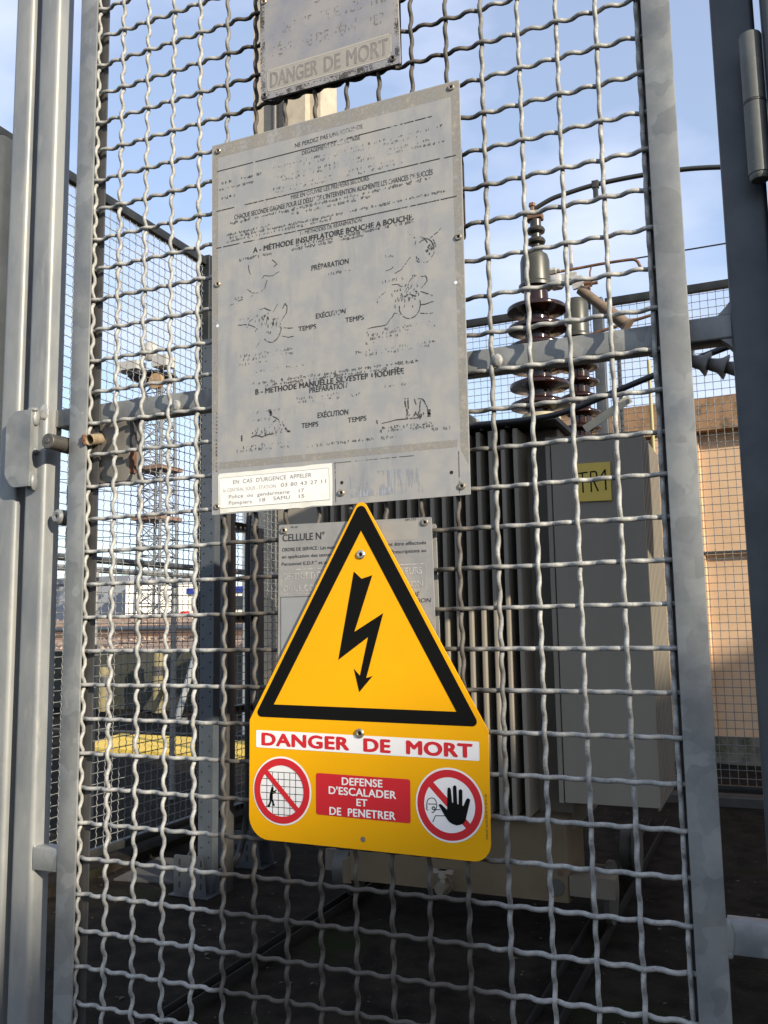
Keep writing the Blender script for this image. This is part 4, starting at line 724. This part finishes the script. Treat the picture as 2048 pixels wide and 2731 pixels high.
mb = MB(); mb.lathe([(0.0, -0.025), (0.017, -0.025), (0.017, 0.015), (0.009, 0.016), (0.009, 0.045), (0.0, 0.045)], (0.19, 3.44, 1.772), 'x', 6); mb.lathe([(0.0, -0.01), (0.014, -0.01), (0.014, 0.014), (0.0, 0.014)], (0.185, 3.42, 1.742), 'x', 6); mb.build('copper_bolt', copperm, wc)
ft = thing('fuse_tube', 'brown tubular fuse slanting down right of the white clamp', 'fuse', (0.27, 3.4, 1.5))
d0, d1 = Vector((0.150, 3.4, 1.735)), Vector((0.3814, 3.4, 1.503)); 
MB().tube([tuple(d0), tuple(d0.lerp(d1, 0.48))], 0.026, 18).build('upper_tube', browntube, ft); MB().tube([tuple(d0.lerp(d1, 0.48)), tuple(d0.lerp(d1, 0.97))], 0.031, 18).build('lower_tube', browntube, ft); MB().tube([tuple(d0.lerp(d1, 0.95)), tuple(d1)], [0.036, 0.044], 18).build('end_cap', browntube, ft)
o = MB().tube(cat([(-0.60, 2.68, 0.915), (-0.2473, 2.7, 0.9183), (0.0, 2.7, 0.9160), (0.1769, 2.7, 0.9300), (0.3600, 2.7, 0.9820), (0.5589, 2.7, 1.0436), (0.9401, 2.7, 1.150), (1.5, 2.7, 1.30)]), 0.0135, 12).build('power_cable', cablem, None)
tag(o, 'thick black cable running up along the transformer lid edge to the right', 'cable')
o = thing('flat_brace', 'cream flat bar slanting up right behind the brown bushings', 'brace', (0.30, 3.1, 0.93))
Mb = Matrix.Translation((0.304, 3.1, 0.996)) @ Matrix.Rotation(-math.atan2(1.0574 - 0.9339, 0.4106 - 0.1973), 4, 'Y')
MB().box(-0.125, 0.125, -0.003, 0.003, -0.019, 0.019, Mb).build('bar', flatm, o); MB().lathe([(0.0, -0.012), (0.010, -0.012), (0.010, 0.012), (0.0, 0.012)], (0.402, 3.1, 1.045), 'y', 6).build('bolt', galv, o)
si = thing('string_insulator', 'grey ribbed silicone insulator hanging between the gate edge bar and right stile', 'insulator', (0.82, 2.2, 0.90))
dirv = Vector((0.9, 0.0, -0.30)).normalized(); Mi = dirv.to_track_quat('Z', 'Y').to_matrix().to_4x4(); prof = [(0.0, -0.17), (0.010, -0.17), (0.010, -0.155)]
for k in range(5): t = -0.15 + 0.062 * k; prof += [(0.022, t), (0.026, t + 0.03), (0.044, t + 0.052), (0.045, t + 0.055), (0.020, t + 0.058)]
prof += [(0.012, 0.19), (0.012, 0.22), (0.0, 0.22)]
MB().lathe(prof, (0.835, 2.2, 0.918), 'z', 28, Mi).build('ribbed_body', polym, si, angle=40); MB().lathe([(0.0, -0.24), (0.012, -0.24), (0.016, -0.17), (0.0, -0.17)], (0.835, 2.2, 0.918), 'z', 14, Mi).build('end_fitting', dark_metal, si)
o = MB().tube([(0.4256, 3.4, 1.8495), (0.8519, 3.4, 1.8469), (1.6, 3.4, 1.84)], 0.0042, 8).build('thin_wire', cablem, None); tag(o, 'thin dark wire running right above the back fence rail', 'wire')
o = MB().tube([(0.12, 3.6, 1.545), (0.33, 3.6, 1.585), (0.50, 3.6, 1.615), (0.58, 3.6, 1.56)], 0.009, 8).build('copper_lead', copperm, None); tag(o, 'short dark copper lead crossing behind the slanting fuse tube', 'conductor')
yc = MB().tube([(0.350, 4.5, 0.2), (0.350, 4.5, 1.632)], 0.011, 12).build('earth_conduit', yelpipe, None); tag(yc, 'thin yellow green upright conduit behind the right radiator', 'conduit')

# ---------------------------------------------------------------- fences of the cell
def fence_mesh(mb, p0, p1, z0, z1, pitch, rad, ns=6):
    # crimped mesh in the vertical plane from p0 to p1
    p0, p1 = np.array(p0, float), np.array(p1, float); Lh = np.linalg.norm(p1 - p0); d = (p1 - p0) / Lh; nrm = np.array([-d[1], d[0]])
    amp = rad * 1.3
    nv = int(Lh / pitch); 
    z = np.linspace(z0, z1, int((z1 - z0) / pitch * ns) + 1)
    for c in range(nv + 1):
        q = p0 + d * (c * pitch + 0.01); off = -amp * (-1) ** c * np.cos(3 * np.pi * (z - z0) / pitch)
        mb.tube(np.stack([q[0] + nrm[0] * off, q[1] + nrm[1] * off, z], 1), rad, 4, False)
    s = np.linspace(0, Lh, int(Lh / pitch * ns) + 1)
    for r in range(int((z1 - z0) / pitch) + 1):
        off = amp * (-1) ** r * np.cos(3 * np.pi * (s - 0.01) / pitch)
        mb.tube(np.stack([p0[0] + d[0] * s + nrm[0] * off, p0[1] + d[1] * s + nrm[1] * off, np.full_like(s, z0 + r * pitch)], 1), rad, 4, False)
    return mb
ZB, ZT = -1.19, 2.62
def fence_panel(p0, p1, label, pitch=0.0595, rad=0.0030, ax='y', group='mesh fence panels round the transformer'):
    t = thing('mesh_fence', label, 'fence', ((p0[0] + p1[0]) / 2, (p0[1] + p1[1]) / 2, ZB), group)
    mb = fence_mesh(MB(), p0, p1, ZB + 0.01, ZT - 0.01, pitch, rad); mb.build('wire_mesh', fencem, t, angle=180)
    if ax == 'y':
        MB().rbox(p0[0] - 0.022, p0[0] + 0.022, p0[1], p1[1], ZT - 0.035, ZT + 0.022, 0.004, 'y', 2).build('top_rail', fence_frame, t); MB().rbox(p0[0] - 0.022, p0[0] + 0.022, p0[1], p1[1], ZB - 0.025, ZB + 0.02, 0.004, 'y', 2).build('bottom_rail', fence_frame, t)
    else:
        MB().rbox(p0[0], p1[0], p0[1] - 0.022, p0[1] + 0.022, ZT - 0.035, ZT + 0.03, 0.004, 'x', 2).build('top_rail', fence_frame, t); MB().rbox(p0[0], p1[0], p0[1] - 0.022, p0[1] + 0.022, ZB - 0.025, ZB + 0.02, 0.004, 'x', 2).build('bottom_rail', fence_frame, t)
    return t
XF, YB = -2.585, 6.10
fence_panel((XF, 2.05), (XF, 3.985), 'left wire mesh fence panel, its dark top rail slanting down to a corner post')
fence_panel((XF, 4.075), (XF, YB - 0.05), 'wire mesh fence panel beyond the corner post, seen between the rack uprights')
fence_panel((XF + 0.05, YB), (-0.26, YB), 'wire mesh fence panel behind the brown insulators, left of the grey posts', 0.0595, 0.0027, 'x')
fence_panel((-0.14, YB), (2.6, YB), 'wire mesh fence panel in front of the ochre building on the right', 0.0595, 0.0027, 'x')
for k, (x, y, zt, lab) in enumerate(((XF, 4.03, 2.66, 'grey fence post at the end of the slanting top rail, left of the faded plate'), (XF, YB, 2.66, 'grey fence post in the far corner of the mesh fences'), (-0.20, YB, 2.66, 'grey fence post behind the olive bushing cap'))):
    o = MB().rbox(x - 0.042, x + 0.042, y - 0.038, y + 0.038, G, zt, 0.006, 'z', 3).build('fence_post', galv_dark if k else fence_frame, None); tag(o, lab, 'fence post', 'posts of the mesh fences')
o = MB().rbox(-0.075, -0.045, YB + 0.03, YB + 0.06, G, 2.28, 0.003, 'z', 2).build('fence_post', galv_dark, None); tag(o, 'thinner grey post just right of the post behind the olive bushing cap', 'fence post', 'posts of the mesh fences')
o = MB().box(-2.6, 3.0, YB - 0.10, YB + 0.10, G - 0.02, G + 0.055).build('concrete_kerb', slabm, None); tag(o, 'pale concrete kerb under the back mesh fence', 'kerb')
o = MB().box(XF - 0.09, XF + 0.09, 1.9, 6.0, G - 0.02, G + 0.05).build('concrete_kerb', groundm, None); tag(o, 'dark concrete kerb under the left mesh fence', 'kerb')

# ---------------------------------------------------------------- cable rack
rk = thing('cable_rack', 'grey perforated steel cable rack with slotted rungs on triangular feet', 'cable rack', (-1.78, 3.15, G))
def upright(x, y, w, zt):
    u = MB(); u.box(x - w / 2, x + w / 2, y, y + 0.004, G + 0.01, zt); u.box(x - w / 2, x - w / 2 + 0.004, y + 0.004, y + 0.06, G + 0.01, zt); u.box(x + w / 2 - 0.004, x + w / 2, y + 0.004, y + 0.06, G + 0.01, zt)
    h = u.second(holem)
    z = G + 0.15
    while z < zt - 0.05:
        for s in (-1, 1): h.disc(x + s * w * 0.27, z + (0.03 if s > 0 else 0), 0.0055, y - 0.0006, 10)
        z += 0.075
    return u.build('upright', rackm, rk, False)
upright(-1.770, 2.880, 0.085, 1.60); upright(-1.822, 3.430, 0.060, 1.60); 
MB().rbox(-2.035, -1.965, 3.38, 3.46, G, 1.55, 0.004, 'z', 2).build('rear_upright', rackm, rk); MB().rbox(-1.700, -1.668, 2.92, 2.99, G, 1.50, 0.004, 'z', 2).build('rear_upright', dark_metal, rk)
for z, sl in ((0.60, -0.03), (0.085, 0.0), (-0.42, 0.05), (-0.95, 0.07)):
    b = MB(); b.box(-1.830, -1.822, 2.93, 3.45, z - 0.022, z + 0.022); b.box(-1.830, -1.79, 2.93, 3.45, z + 0.022, z + 0.026); h = b.second(holem)
    for k in range(9): h.add([(-1.8214, 3.0 + k * 0.05, z - 0.010), (-1.8214, 3.022 + k * 0.05, z - 0.010), (-1.8214, 3.022 + k * 0.05, z + 0.012), (-1.8214, 3.0 + k * 0.05, z + 0.012)], [(0, 1, 2, 3)])
    b.build('cable_tray', rackm, rk, False)
for x, y in ((-1.815, 2.84), (-1.845, 3.405)):
    b = MB(); b.prism(rounded([(x - 0.115, G + 0.004), (x + 0.085, G + 0.004), (x + 0.055, G + 0.19), (x - 0.115, G + 0.19)], 0.008, 2), y, y + 0.005); b.prism([(x - 0.02, G + 0.004), (x + 0.13, G + 0.004), (x + 0.07, G + 0.21), (x + 0.02, G + 0.21)], y + 0.075, y + 0.08); b.box(x - 0.12, x + 0.12, y - 0.04, y + 0.12, G + 0.001, G + 0.006)
    h = b.second(holem)
    for sx in (-0.08, -0.005, 0.05):
        for zz in (0.03, 0.085, 0.14): h.flat(rrect(x + sx - 0.006, x + sx + 0.006, G + zz, G + zz + 0.032, 0.004, 3), y - 0.0006)
    b.build('foot_plate', galv_dark, rk, False)
o = MB().tube(cat([(-1.52, 3.30, 0.86), (-1.62, 3.30, 0.84), (-1.70, 3.25, 0.76), (-1.72, 3.2, 0.55), (-1.72, 3.2, -0.4), (-1.73, 3.2, -1.0), (-1.80, 3.15, -1.24), (-2.1, 3.2, G + 0.018), (-2.35, 3.6, G + 0.018)]), 0.016, 10).build('black_cable', cablem, None); tag(o, 'black cable hanging down beside the perforated rack and curling on the ground', 'cable')
o = MB().box(-2.42, -2.05, 2.95, 3.42, G - 0.03, G + 0.006).build('concrete_slab', slabm, None); o.rotation_euler.z = R(8); tag(o, 'thin pale slab lying on the ground behind the rack foot', 'slab')

# ---------------------------------------------------------------- rails on the ground
for xs, lab in (((-1.05, -0.99), 'dark steel rail running in under the left side of the transformer'), ((0.13, 0.23), 'dark steel rail running in under the right side of the transformer')):
    t = thing('transformer_rail', lab, 'rail', ((xs[0] + xs[1]) / 2, 3.0, G), 'rails under the transformer')
    b = MB(); b.rbox(xs[0], xs[0] + 0.008, -0.3, 5.2, G - 0.01, G + 0.045, 0.002, 'y', 2); b.rbox(xs[1] - 0.008, xs[1], -0.3, 5.2, G - 0.01, G + 0.045, 0.002, 'y', 2); b.build('flanges', railm, t)
    MB().box(xs[0] + 0.008, xs[1] - 0.008, -0.3, 5.2, G - 0.01, G + 0.008).build('web', groundm, t)

# unseen added cabinet on a pedestal, just outside the frame on the right, shading the transformer's front
cb_ = thing('shade_blocker', 'grey control cabinet on a pedestal standing right of the gate, beside the transformer', 'cabinet', (1.6, 1.9, G))
def blockx(n, w0, w1, z0, z1, t0, t1):
    # w runs across the sunlight, t runs towards the sun
    v = [((-0.034 + 0.883 * t + 0.469 * (w - 2.45)), (2.79 - 0.469 * t + 0.883 * (w - 2.45)), z) for z in (z0, z1) for w, t in ((w0, t0), (w1, t0), (w1, t1), (w0, t1))]
    return MB().add(v, [(3, 2, 1, 0), (4, 5, 6, 7), (0, 1, 5, 4), (1, 2, 6, 5), (2, 3, 7, 6), (3, 0, 4, 7)]).build(n, boxm, cb_)
blockx('pedestal', 2.50, 2.80, G, 0.93, 1.75, 1.95); blockx('upper_block', 1.80, 3.00, 0.93, 1.62, 1.70, 2.0); blockx('front_slab', 1.84, 2.96, 0.97, 1.58, 2.0, 2.015)

# ---------------------------------------------------------------- ground
def tagkind(o, kind='structure'): o['kind'] = kind; return o
g = MB(); 
xs = np.concatenate([[-900, -200, -60], np.linspace(-20, 12, 90), [60, 200, 900]]); ysg = np.concatenate([[-300, -60], np.linspace(-12, 20, 90), [60, 200, 900]])
gx, gy = np.meshgrid(xs, ysg); gz = G + np.where((np.abs(gx) < 30) & (np.abs(gy) < 30), rng.normal(0, 0.004, gx.shape), 0)
nx = len(xs); idx = np.arange(len(ysg) - 1)[:, None] * nx + np.arange(nx - 1)[None]
g.add(np.stack([gx, gy, gz], -1).reshape(-1, 3), np.stack([idx, idx + 1, idx + 1 + nx, idx + nx], -1).reshape(-1, 4)); tagkind(g.build('ground', groundm))
# leaves, pebbles and moss tufts in the cell
rs = random.Random(3); mb = MB()
for k in range(900):
    x, y = rs.uniform(-2.5, 2.2), rs.uniform(1.6, 5.9); s = rs.choice((0.004, 0.005, 0.006, 0.008, 0.014)) * rs.uniform(0.6, 1.3); a = rs.uniform(0, 6.28)
    v = [(x + s * math.cos(a + t) * f1, y + s * math.sin(a + t) * f1, G + 0.005 + h * s) for t, f1, h in ((0, 1.0, 0.0), (1.5, 0.6, 0.25), (3.1, 1.1, 0.05), (4.6, 0.55, 0.2), (0.7, 0.15, 0.35))]
    mb.add(v, [(0, 1, 4), (1, 2, 4), (2, 3, 4), (3, 0, 4)])
o = mb.build('gravel_litter', mat('pale_litter', (0.075, 0.062, 0.042), 0.9, 0, var=(0.025, 0.021, 0.016), vscale=5, vlo=0.35, vhi=0.55), None); tagkind(o, 'stuff'); tag(o, 'scattered pebbles and dead leaves on the dark ground', 'litter')

# ---------------------------------------------------------------- ochre building on the right
bd = thing('ochre_building', 'ochre rendered building with a brown weathered coping, behind the back mesh fence', 'building', (0.6, 8.2, G))
ang = R(-5.5); MB_ = Matrix.Translation((0.60, 8.0, 0)) @ Matrix.Rotation(ang, 4, 'Z')
def bbox(n, m, x0, x1, y0, y1, z0, z1): return MB().box(x0, x1, y0, y1, z0, z1, MB_).build(n, m, bd)
bbox('wall', wallm, -2.2, 6.0, 0.0, 4.0, -1.05, 1.84); bbox('plinth', plinthm, -2.2, 6.0, -0.02, 4.0, G, -1.05); bbox('coping', copem, -2.3, 6.2, -0.14, 4.2, 1.84, 2.16)
bbox('pilaster', wallm, -0.27, -0.205, -0.05, 0.0, -1.05, 1.80); bbox('pilaster', wallm, -0.62, -0.30, -0.12, 0.0, -1.05, 1.83); bbox('downpipe', copperm, -0.300, -0.285, -0.06, 0.0, -1.0, 1.8); bbox('cable_duct', dark_metal, -0.25, 3.0, -0.06, -0.02, 0.655, 0.675)

# ---------------------------------------------------------------- left background
emb = MB()
ys_, pr_ = 0, [(11.6, G), (11.6, -0.36), (12.6, -0.32), (16, -0.1), (20, 0.20), (26, 0.42), (30, 0.45), (34, 0.2)]
xs = np.linspace(-60, -3.0, 110); vv = []
for (yy, zz) in pr_:
    for x in xs: vv.append((x, yy + (0 if yy < 12 else rng.normal(0, 0.12)), zz + (0 if yy < 12.7 else rng.normal(0, 0.05))))
n = len(xs); emb.add(vv, [(i * n + j, i * n + j + 1, (i + 1) * n + j + 1, (i + 1) * n + j) for i in range(1, len(pr_) - 1) for j in range(n - 1)]); tagkind(emb.build('railway_embankment', ballast, None, False))
mb = MB(); rs = random.Random(8)
for k in range(1500):
    y = rs.uniform(12.4, 24); x = rs.uniform(-17, -4.5) * (y / 14); z = -0.32 + (y - 12.6) * 0.064; s = rs.uniform(0.03, 0.09)
    v = [(x + s * rs.uniform(.6, 1.2) * math.cos(t), y + s * rs.uniform(.6, 1.2) * math.sin(t), z) for t in (0, 1.3, 2.6, 3.8, 5.1)] + [(x, y, z + s * rs.uniform(0.5, 1.0))]; mb.add(v, [(i, (i + 1) % 5, 5) for i in range(5)])
o = mb.build('ballast_stones', mat('pale_ballast_stone', (0.33, 0.24, 0.175), 0.9, 0, var=(0.16, 0.11, 0.075), vscale=0.8, vlo=0.4, vhi=0.6), None, False); tagkind(o, 'stuff'); tag(o, 'brown ballast stones covering the embankment', 'stones')
o = MB().box(-40, -3.2, 11.25, 11.6, G, -0.33).build('retaining_wall', mat('shade_toned_mossy_concrete', (0.050, 0.050, 0.042), 0.95, 0, var=(0.025, 0.028, 0.015), vscale=1.5, bump=0.4, bscale=20, var2=(0.10, 0.098, 0.08), v2scale=0.9), None); tag(o, 'long low dark concrete retaining wall below the embankment', 'wall')  # mossy wall colour, lowered so that it also carries shade
for y, z, lab in ((15.0, -0.12, 'rusty railway rail on the embankment, nearer one'), (16.45, -0.02, 'rusty railway rail on the embankment, farther one')):
    o = MB().box(-45, -4, y - 0.035, y + 0.035, z, z + 0.15).build('railway_rail', railrust, None); tag(o, lab, 'rail', 'railway rails on the embankment')
o = MB().tube([(-16, 13.0, 0.06), (-5.0, 12.4, 0.04)], 0.05, 10).build('cable_duct', rackm, None); tag(o, 'blue grey duct running along the top of the retaining wall', 'duct')
def railpipe(x, z, rad, label, y0=2.0, y1=6.4, m=galv_tube, posts=()):
    t = thing('guard_rail', label, 'guard rail', (x, (y0 + y1) / 2, G), 'guard rails outside the left fence'); MB().tube([(x, y0, z), (x, y1, z + 0.012)], rad, 14).build('pipe', m, t)
    for y in posts: MB().tube([(x, y, G), (x, y, z)], rad * 0.95, 14).build('post', m, t)
railpipe(-3.2, 0.497, 0.024, 'dark guard rail pipe, upper one outside the left mesh fence', m=galv_dark)
railpipe(-3.5, 0.462, 0.022, 'pale guard rail pipe on two posts outside the left mesh fence', 3.6, 6.2, galv_tube, (4.0, 4.92))
rs = random.Random(4)
for k, (x, h, d) in enumerate(((-9.35, 0.72, 0.085), (-8.25, 0.95, 0.085))):
    t = thing('bollard', ('short' if k == 0 else 'taller') + ' yellow bollard in front of the dark retaining wall', 'bollard', (x, 10.9, G), 'yellow bollards by the retaining wall'); MB().lathe([(d, G), (d, G + h - 0.04), (d * 0.7, G + h), (0.0, G + h + 0.01)], (x, 10.9, 0), 'z', 20).build('shaft', bollm, t); MB().lathe([(d + 0.006, G + h * 0.62), (d + 0.006, G + h * 0.78)], (x, 10.9, 0), 'z', 20).build('dark_stripe', dark_metal, t)
yk = MB(); yk.prism
b = MB(); top = [(-6.25, 6.95), (-6.62, 8.05), (-5.6, 8.0), (-2.9, 7.6), (-2.9, 6.62), (-4.2, 6.70)]; m_ = len(top)
b.add([(x, y, G - 0.02) for x, y in top] + [(x, y, G + 0.05) for x, y in top], [(i, (i + 1) % m_, (i + 1) % m_ + m_, i + m_) for i in range(m_)] + [tuple(range(m_, 2 * m_))]); o = b.build('yellow_kerb', ygroundm, None, False); tag(o, 'broad flat yellow painted kerb on the ground beyond the left fence', 'kerb')
o = MB().box(-8.2, -3.0, 8.5, 8.62, G - 0.01, G + 0.012).build('white_line', slabm, None); o['kind'] = 'structure'
for k, (x, y, lab) in enumerate(((-7.2, 9.9, 'slanting galvanised prop leaning against the retaining wall, left one'), (-5.35, 9.9, 'slanting galvanised prop leaning against the retaining wall, right one'))):
    t = thing('slanting_prop', lab, 'prop', (x, y, G), 'props by the retaining wall'); b = MB(); b.tube([(x, 10.0, G), (x - 0.25, 11.0, 0.05)], 0.05, 8); b.build('strut', galv_tube, t); MB().box(x - 0.12, x + 0.12, y - 0.05, y + 0.2, G, G + 0.03).build('foot', galv_tube, t)
# big buildings far off
w = thing('white_warehouse', 'bright white warehouse far off behind the railway', 'building', (-39.2, 52, 0.4))
MB().box(-41.6, -36.9, 50, 60, 0.4, 3.16).build('wall', whitebuild, w); MB().box(-41.7, -36.8, 49.9, 60.1, 3.16, 3.30).build('roof', greybuild, w); MB().box(-41.6, -36.9, 49.96, 50.0, 0.4, 0.9).build('dark_base', concm, w); w.rotation_euler.z = R(24)
w = thing('grey_shed', 'long grey corrugated shed far off, left of the white warehouse', 'building', (-48, 55, 0.4))
MB().box(-64, -41.75, 51, 60, 0.4, 3.5).build('wall', greybuild, w); MB().box(-64.2, -41.7, 50.8, 60.2, 3.5, 3.95).build('roof', mat('shed_roof', (0.20, 0.21, 0.24), 0.7), w)
w = thing('blue_trimmed_building', 'pale building with a blue fascia and dark windows, right of the white warehouse', 'building', (-34.5, 54, 0.4))
MB().box(-36.6, -27.0, 51, 60, 0.4, 2.45).build('wall', whitebuild, w); MB().box(-36.7, -26.9, 50.9, 60.1, 2.45, 2.85).build('fascia', bluem, w); MB().box(-36.2, -27.4, 50.94, 51.0, 1.3, 2.2).build('window', glassm, w); MB().box(-36.9, -36.4, 50.5, 50.9, 0.55, 1.25).build('red_sign', redp, w)
# telecom lattice tower
tw = thing('lattice_tower', 'tall steel lattice telecom tower with dishes, seen through the left mesh fence', 'tower', (-34.7, 45, 0.3))
def lat(z): return 0.95 - 0.018 * (z - 0.5)
legs = MB(); br = MB(); zz = 0.4; lv = []
while zz < 16.6: lv.append(zz); zz += 1.05
for sx, sy in ((-1, -1), (1, -1), (1, 1), (-1, 1)): legs.tube([(-34.7 + sx * lat(z), 45 + sy * lat(z), z) for z in (0.3, 16.9)], 0.095, 6)
for a, c in zip(lv[:-1], lv[1:]):
    for (s0, s1) in (((-1, -1), (1, -1)), ((1, -1), (1, 1)), ((1, 1), (-1, 1)), ((-1, 1), (-1, -1))):
        q = lambda s, z: (-34.7 + s[0] * lat(z), 45 + s[1] * lat(z), z); br.tube([q(s0, a), q(s1, c)], 0.035, 4); br.tube([q(s1, a), q(s0, c)], 0.035, 4); br.tube([q(s0, a), q(s1, a)], 0.035, 4)
legs.build('legs', lattice, tw); br.build('bracing', lattice, tw)
for z, rr in ((16.35, 1.65), (14.6, 1.55)):
    MB().lathe([(0.2, -0.07), (rr, -0.07), (rr, 0.07), (0.2, 0.07)], (-35.2, 45, z), 'z', 8).build('platform', dark_metal, tw)
for z in (10.2, 7.0): MB().box(-35.9, -33.6, 43.9, 46.1, z - 0.12, z + 0.12).build('gantry', mat('rust_brown_gantry', (0.16, 0.10, 0.07), 0.8), tw)
MB().lathe([(0.0, 0.0), (0.62, 0.2), (0.66, 0.25), (0.66, 0.4), (0.0, 0.45)], (-34.7, 43.6, 17.75), 'y', 24).build('dish', dishm, tw)
MB().box(-37.0, -35.3, 43.4, 44.4, 16.6, 17.15).build('antenna_box', dishm, tw); MB().box(-34.1, -33.0, 43.4, 44.4, 16.5, 17.2).build('antenna_box', dishm, tw); MB().lathe([(0.0, -0.1), (0.5, -0.1), (0.5, 0.2), (0.0, 0.2)], (-33.9, 43.6, 15.6), 'y', 18).build('drum_antenna', mat('orange_dish', (0.30, 0.19, 0.09), 0.6), tw)
for k, (z, dz) in enumerate(((9.4, -2.2), (8.6, -2.0), (6.4, -1.2), (5.6, -1.0), (4.6, -0.6))):
    o = MB().tube([(-75, 48, z + dz * -0.9 + 1.2), (-42, 40, z), (-20, 36, z + dz)], 0.022, 5).build('overhead_line', cablem, None); tag(o, 'thin overhead line crossing the sky behind the lattice tower', 'overhead line', 'overhead lines behind the tower')
# concrete pylon and lamp poles beyond the fence
pyl = thing('concrete_pylon', 'tall weathered concrete pylon rising behind the faded plate', 'pylon', (-3.9, 7.7, G))
MB().box(-4.36, -3.66, 7.50, 8.15, G, 7.6).build('shaft', columnm, pyl); MB().box(-3.66, -3.52, 7.62, 8.05, G, 7.6).build('rib', columnm, pyl); MB().tube([(-4.05, 7.46, G), (-4.05, 7.46, 7.5)], 0.035, 10).build('downpipe', dark_metal, pyl); MB().box(-3.98, -3.93, 7.46, 7.5, G, 7.5).build('groove_strip', dark_metal, pyl)
for k, (x, y, r, lab) in enumerate(((-6.05, 9.2, 0.045, 'thin white pole seen between the rack uprights, left one'), (-5.25, 8.8, 0.05, 'thin white pole seen between the rack uprights, right one'))):
    o = MB().tube([(x, y, G), (x, y, 2.6)], r, 12).build('white_pole', whitebuild, None); tag(o, lab, 'pole', 'white poles beyond the rack')
# unseen block added so its long roofline shades the foot of the gate, behind the photographer
sh = thing('shading_block', 'plain brick block behind the photographer, its sloping roofline shading the foot of the gate', 'building', (21, -10, G))
sdh = Vector((SD.x, SD.y, 0)).normalized(); pp = Vector((-sdh.y, sdh.x, 0)); E0 = Vector((0.5, 0, -0.15)) + SD * 26.0
def wpt(wc): return E0 + pp * (wc - 0.23) + Vector((0, 0, 0.16 * (wc - 0.23)))
b = MB(); A_, B_ = wpt(-9), wpt(12); bk = sdh * 7
v = [(A_.x, A_.y, G), (B_.x, B_.y, G), (B_.x, B_.y, B_.z), (A_.x, A_.y, A_.z)]; v += [(x + bk.x, y + bk.y, z) for x, y, z in v]
b.add(v, [(0, 1, 2, 3), (7, 6, 5, 4), (0, 4, 5, 1), (1, 5, 6, 2), (2, 6, 7, 3), (3, 7, 4, 0)]); b.build('wall', brickm, sh, False)
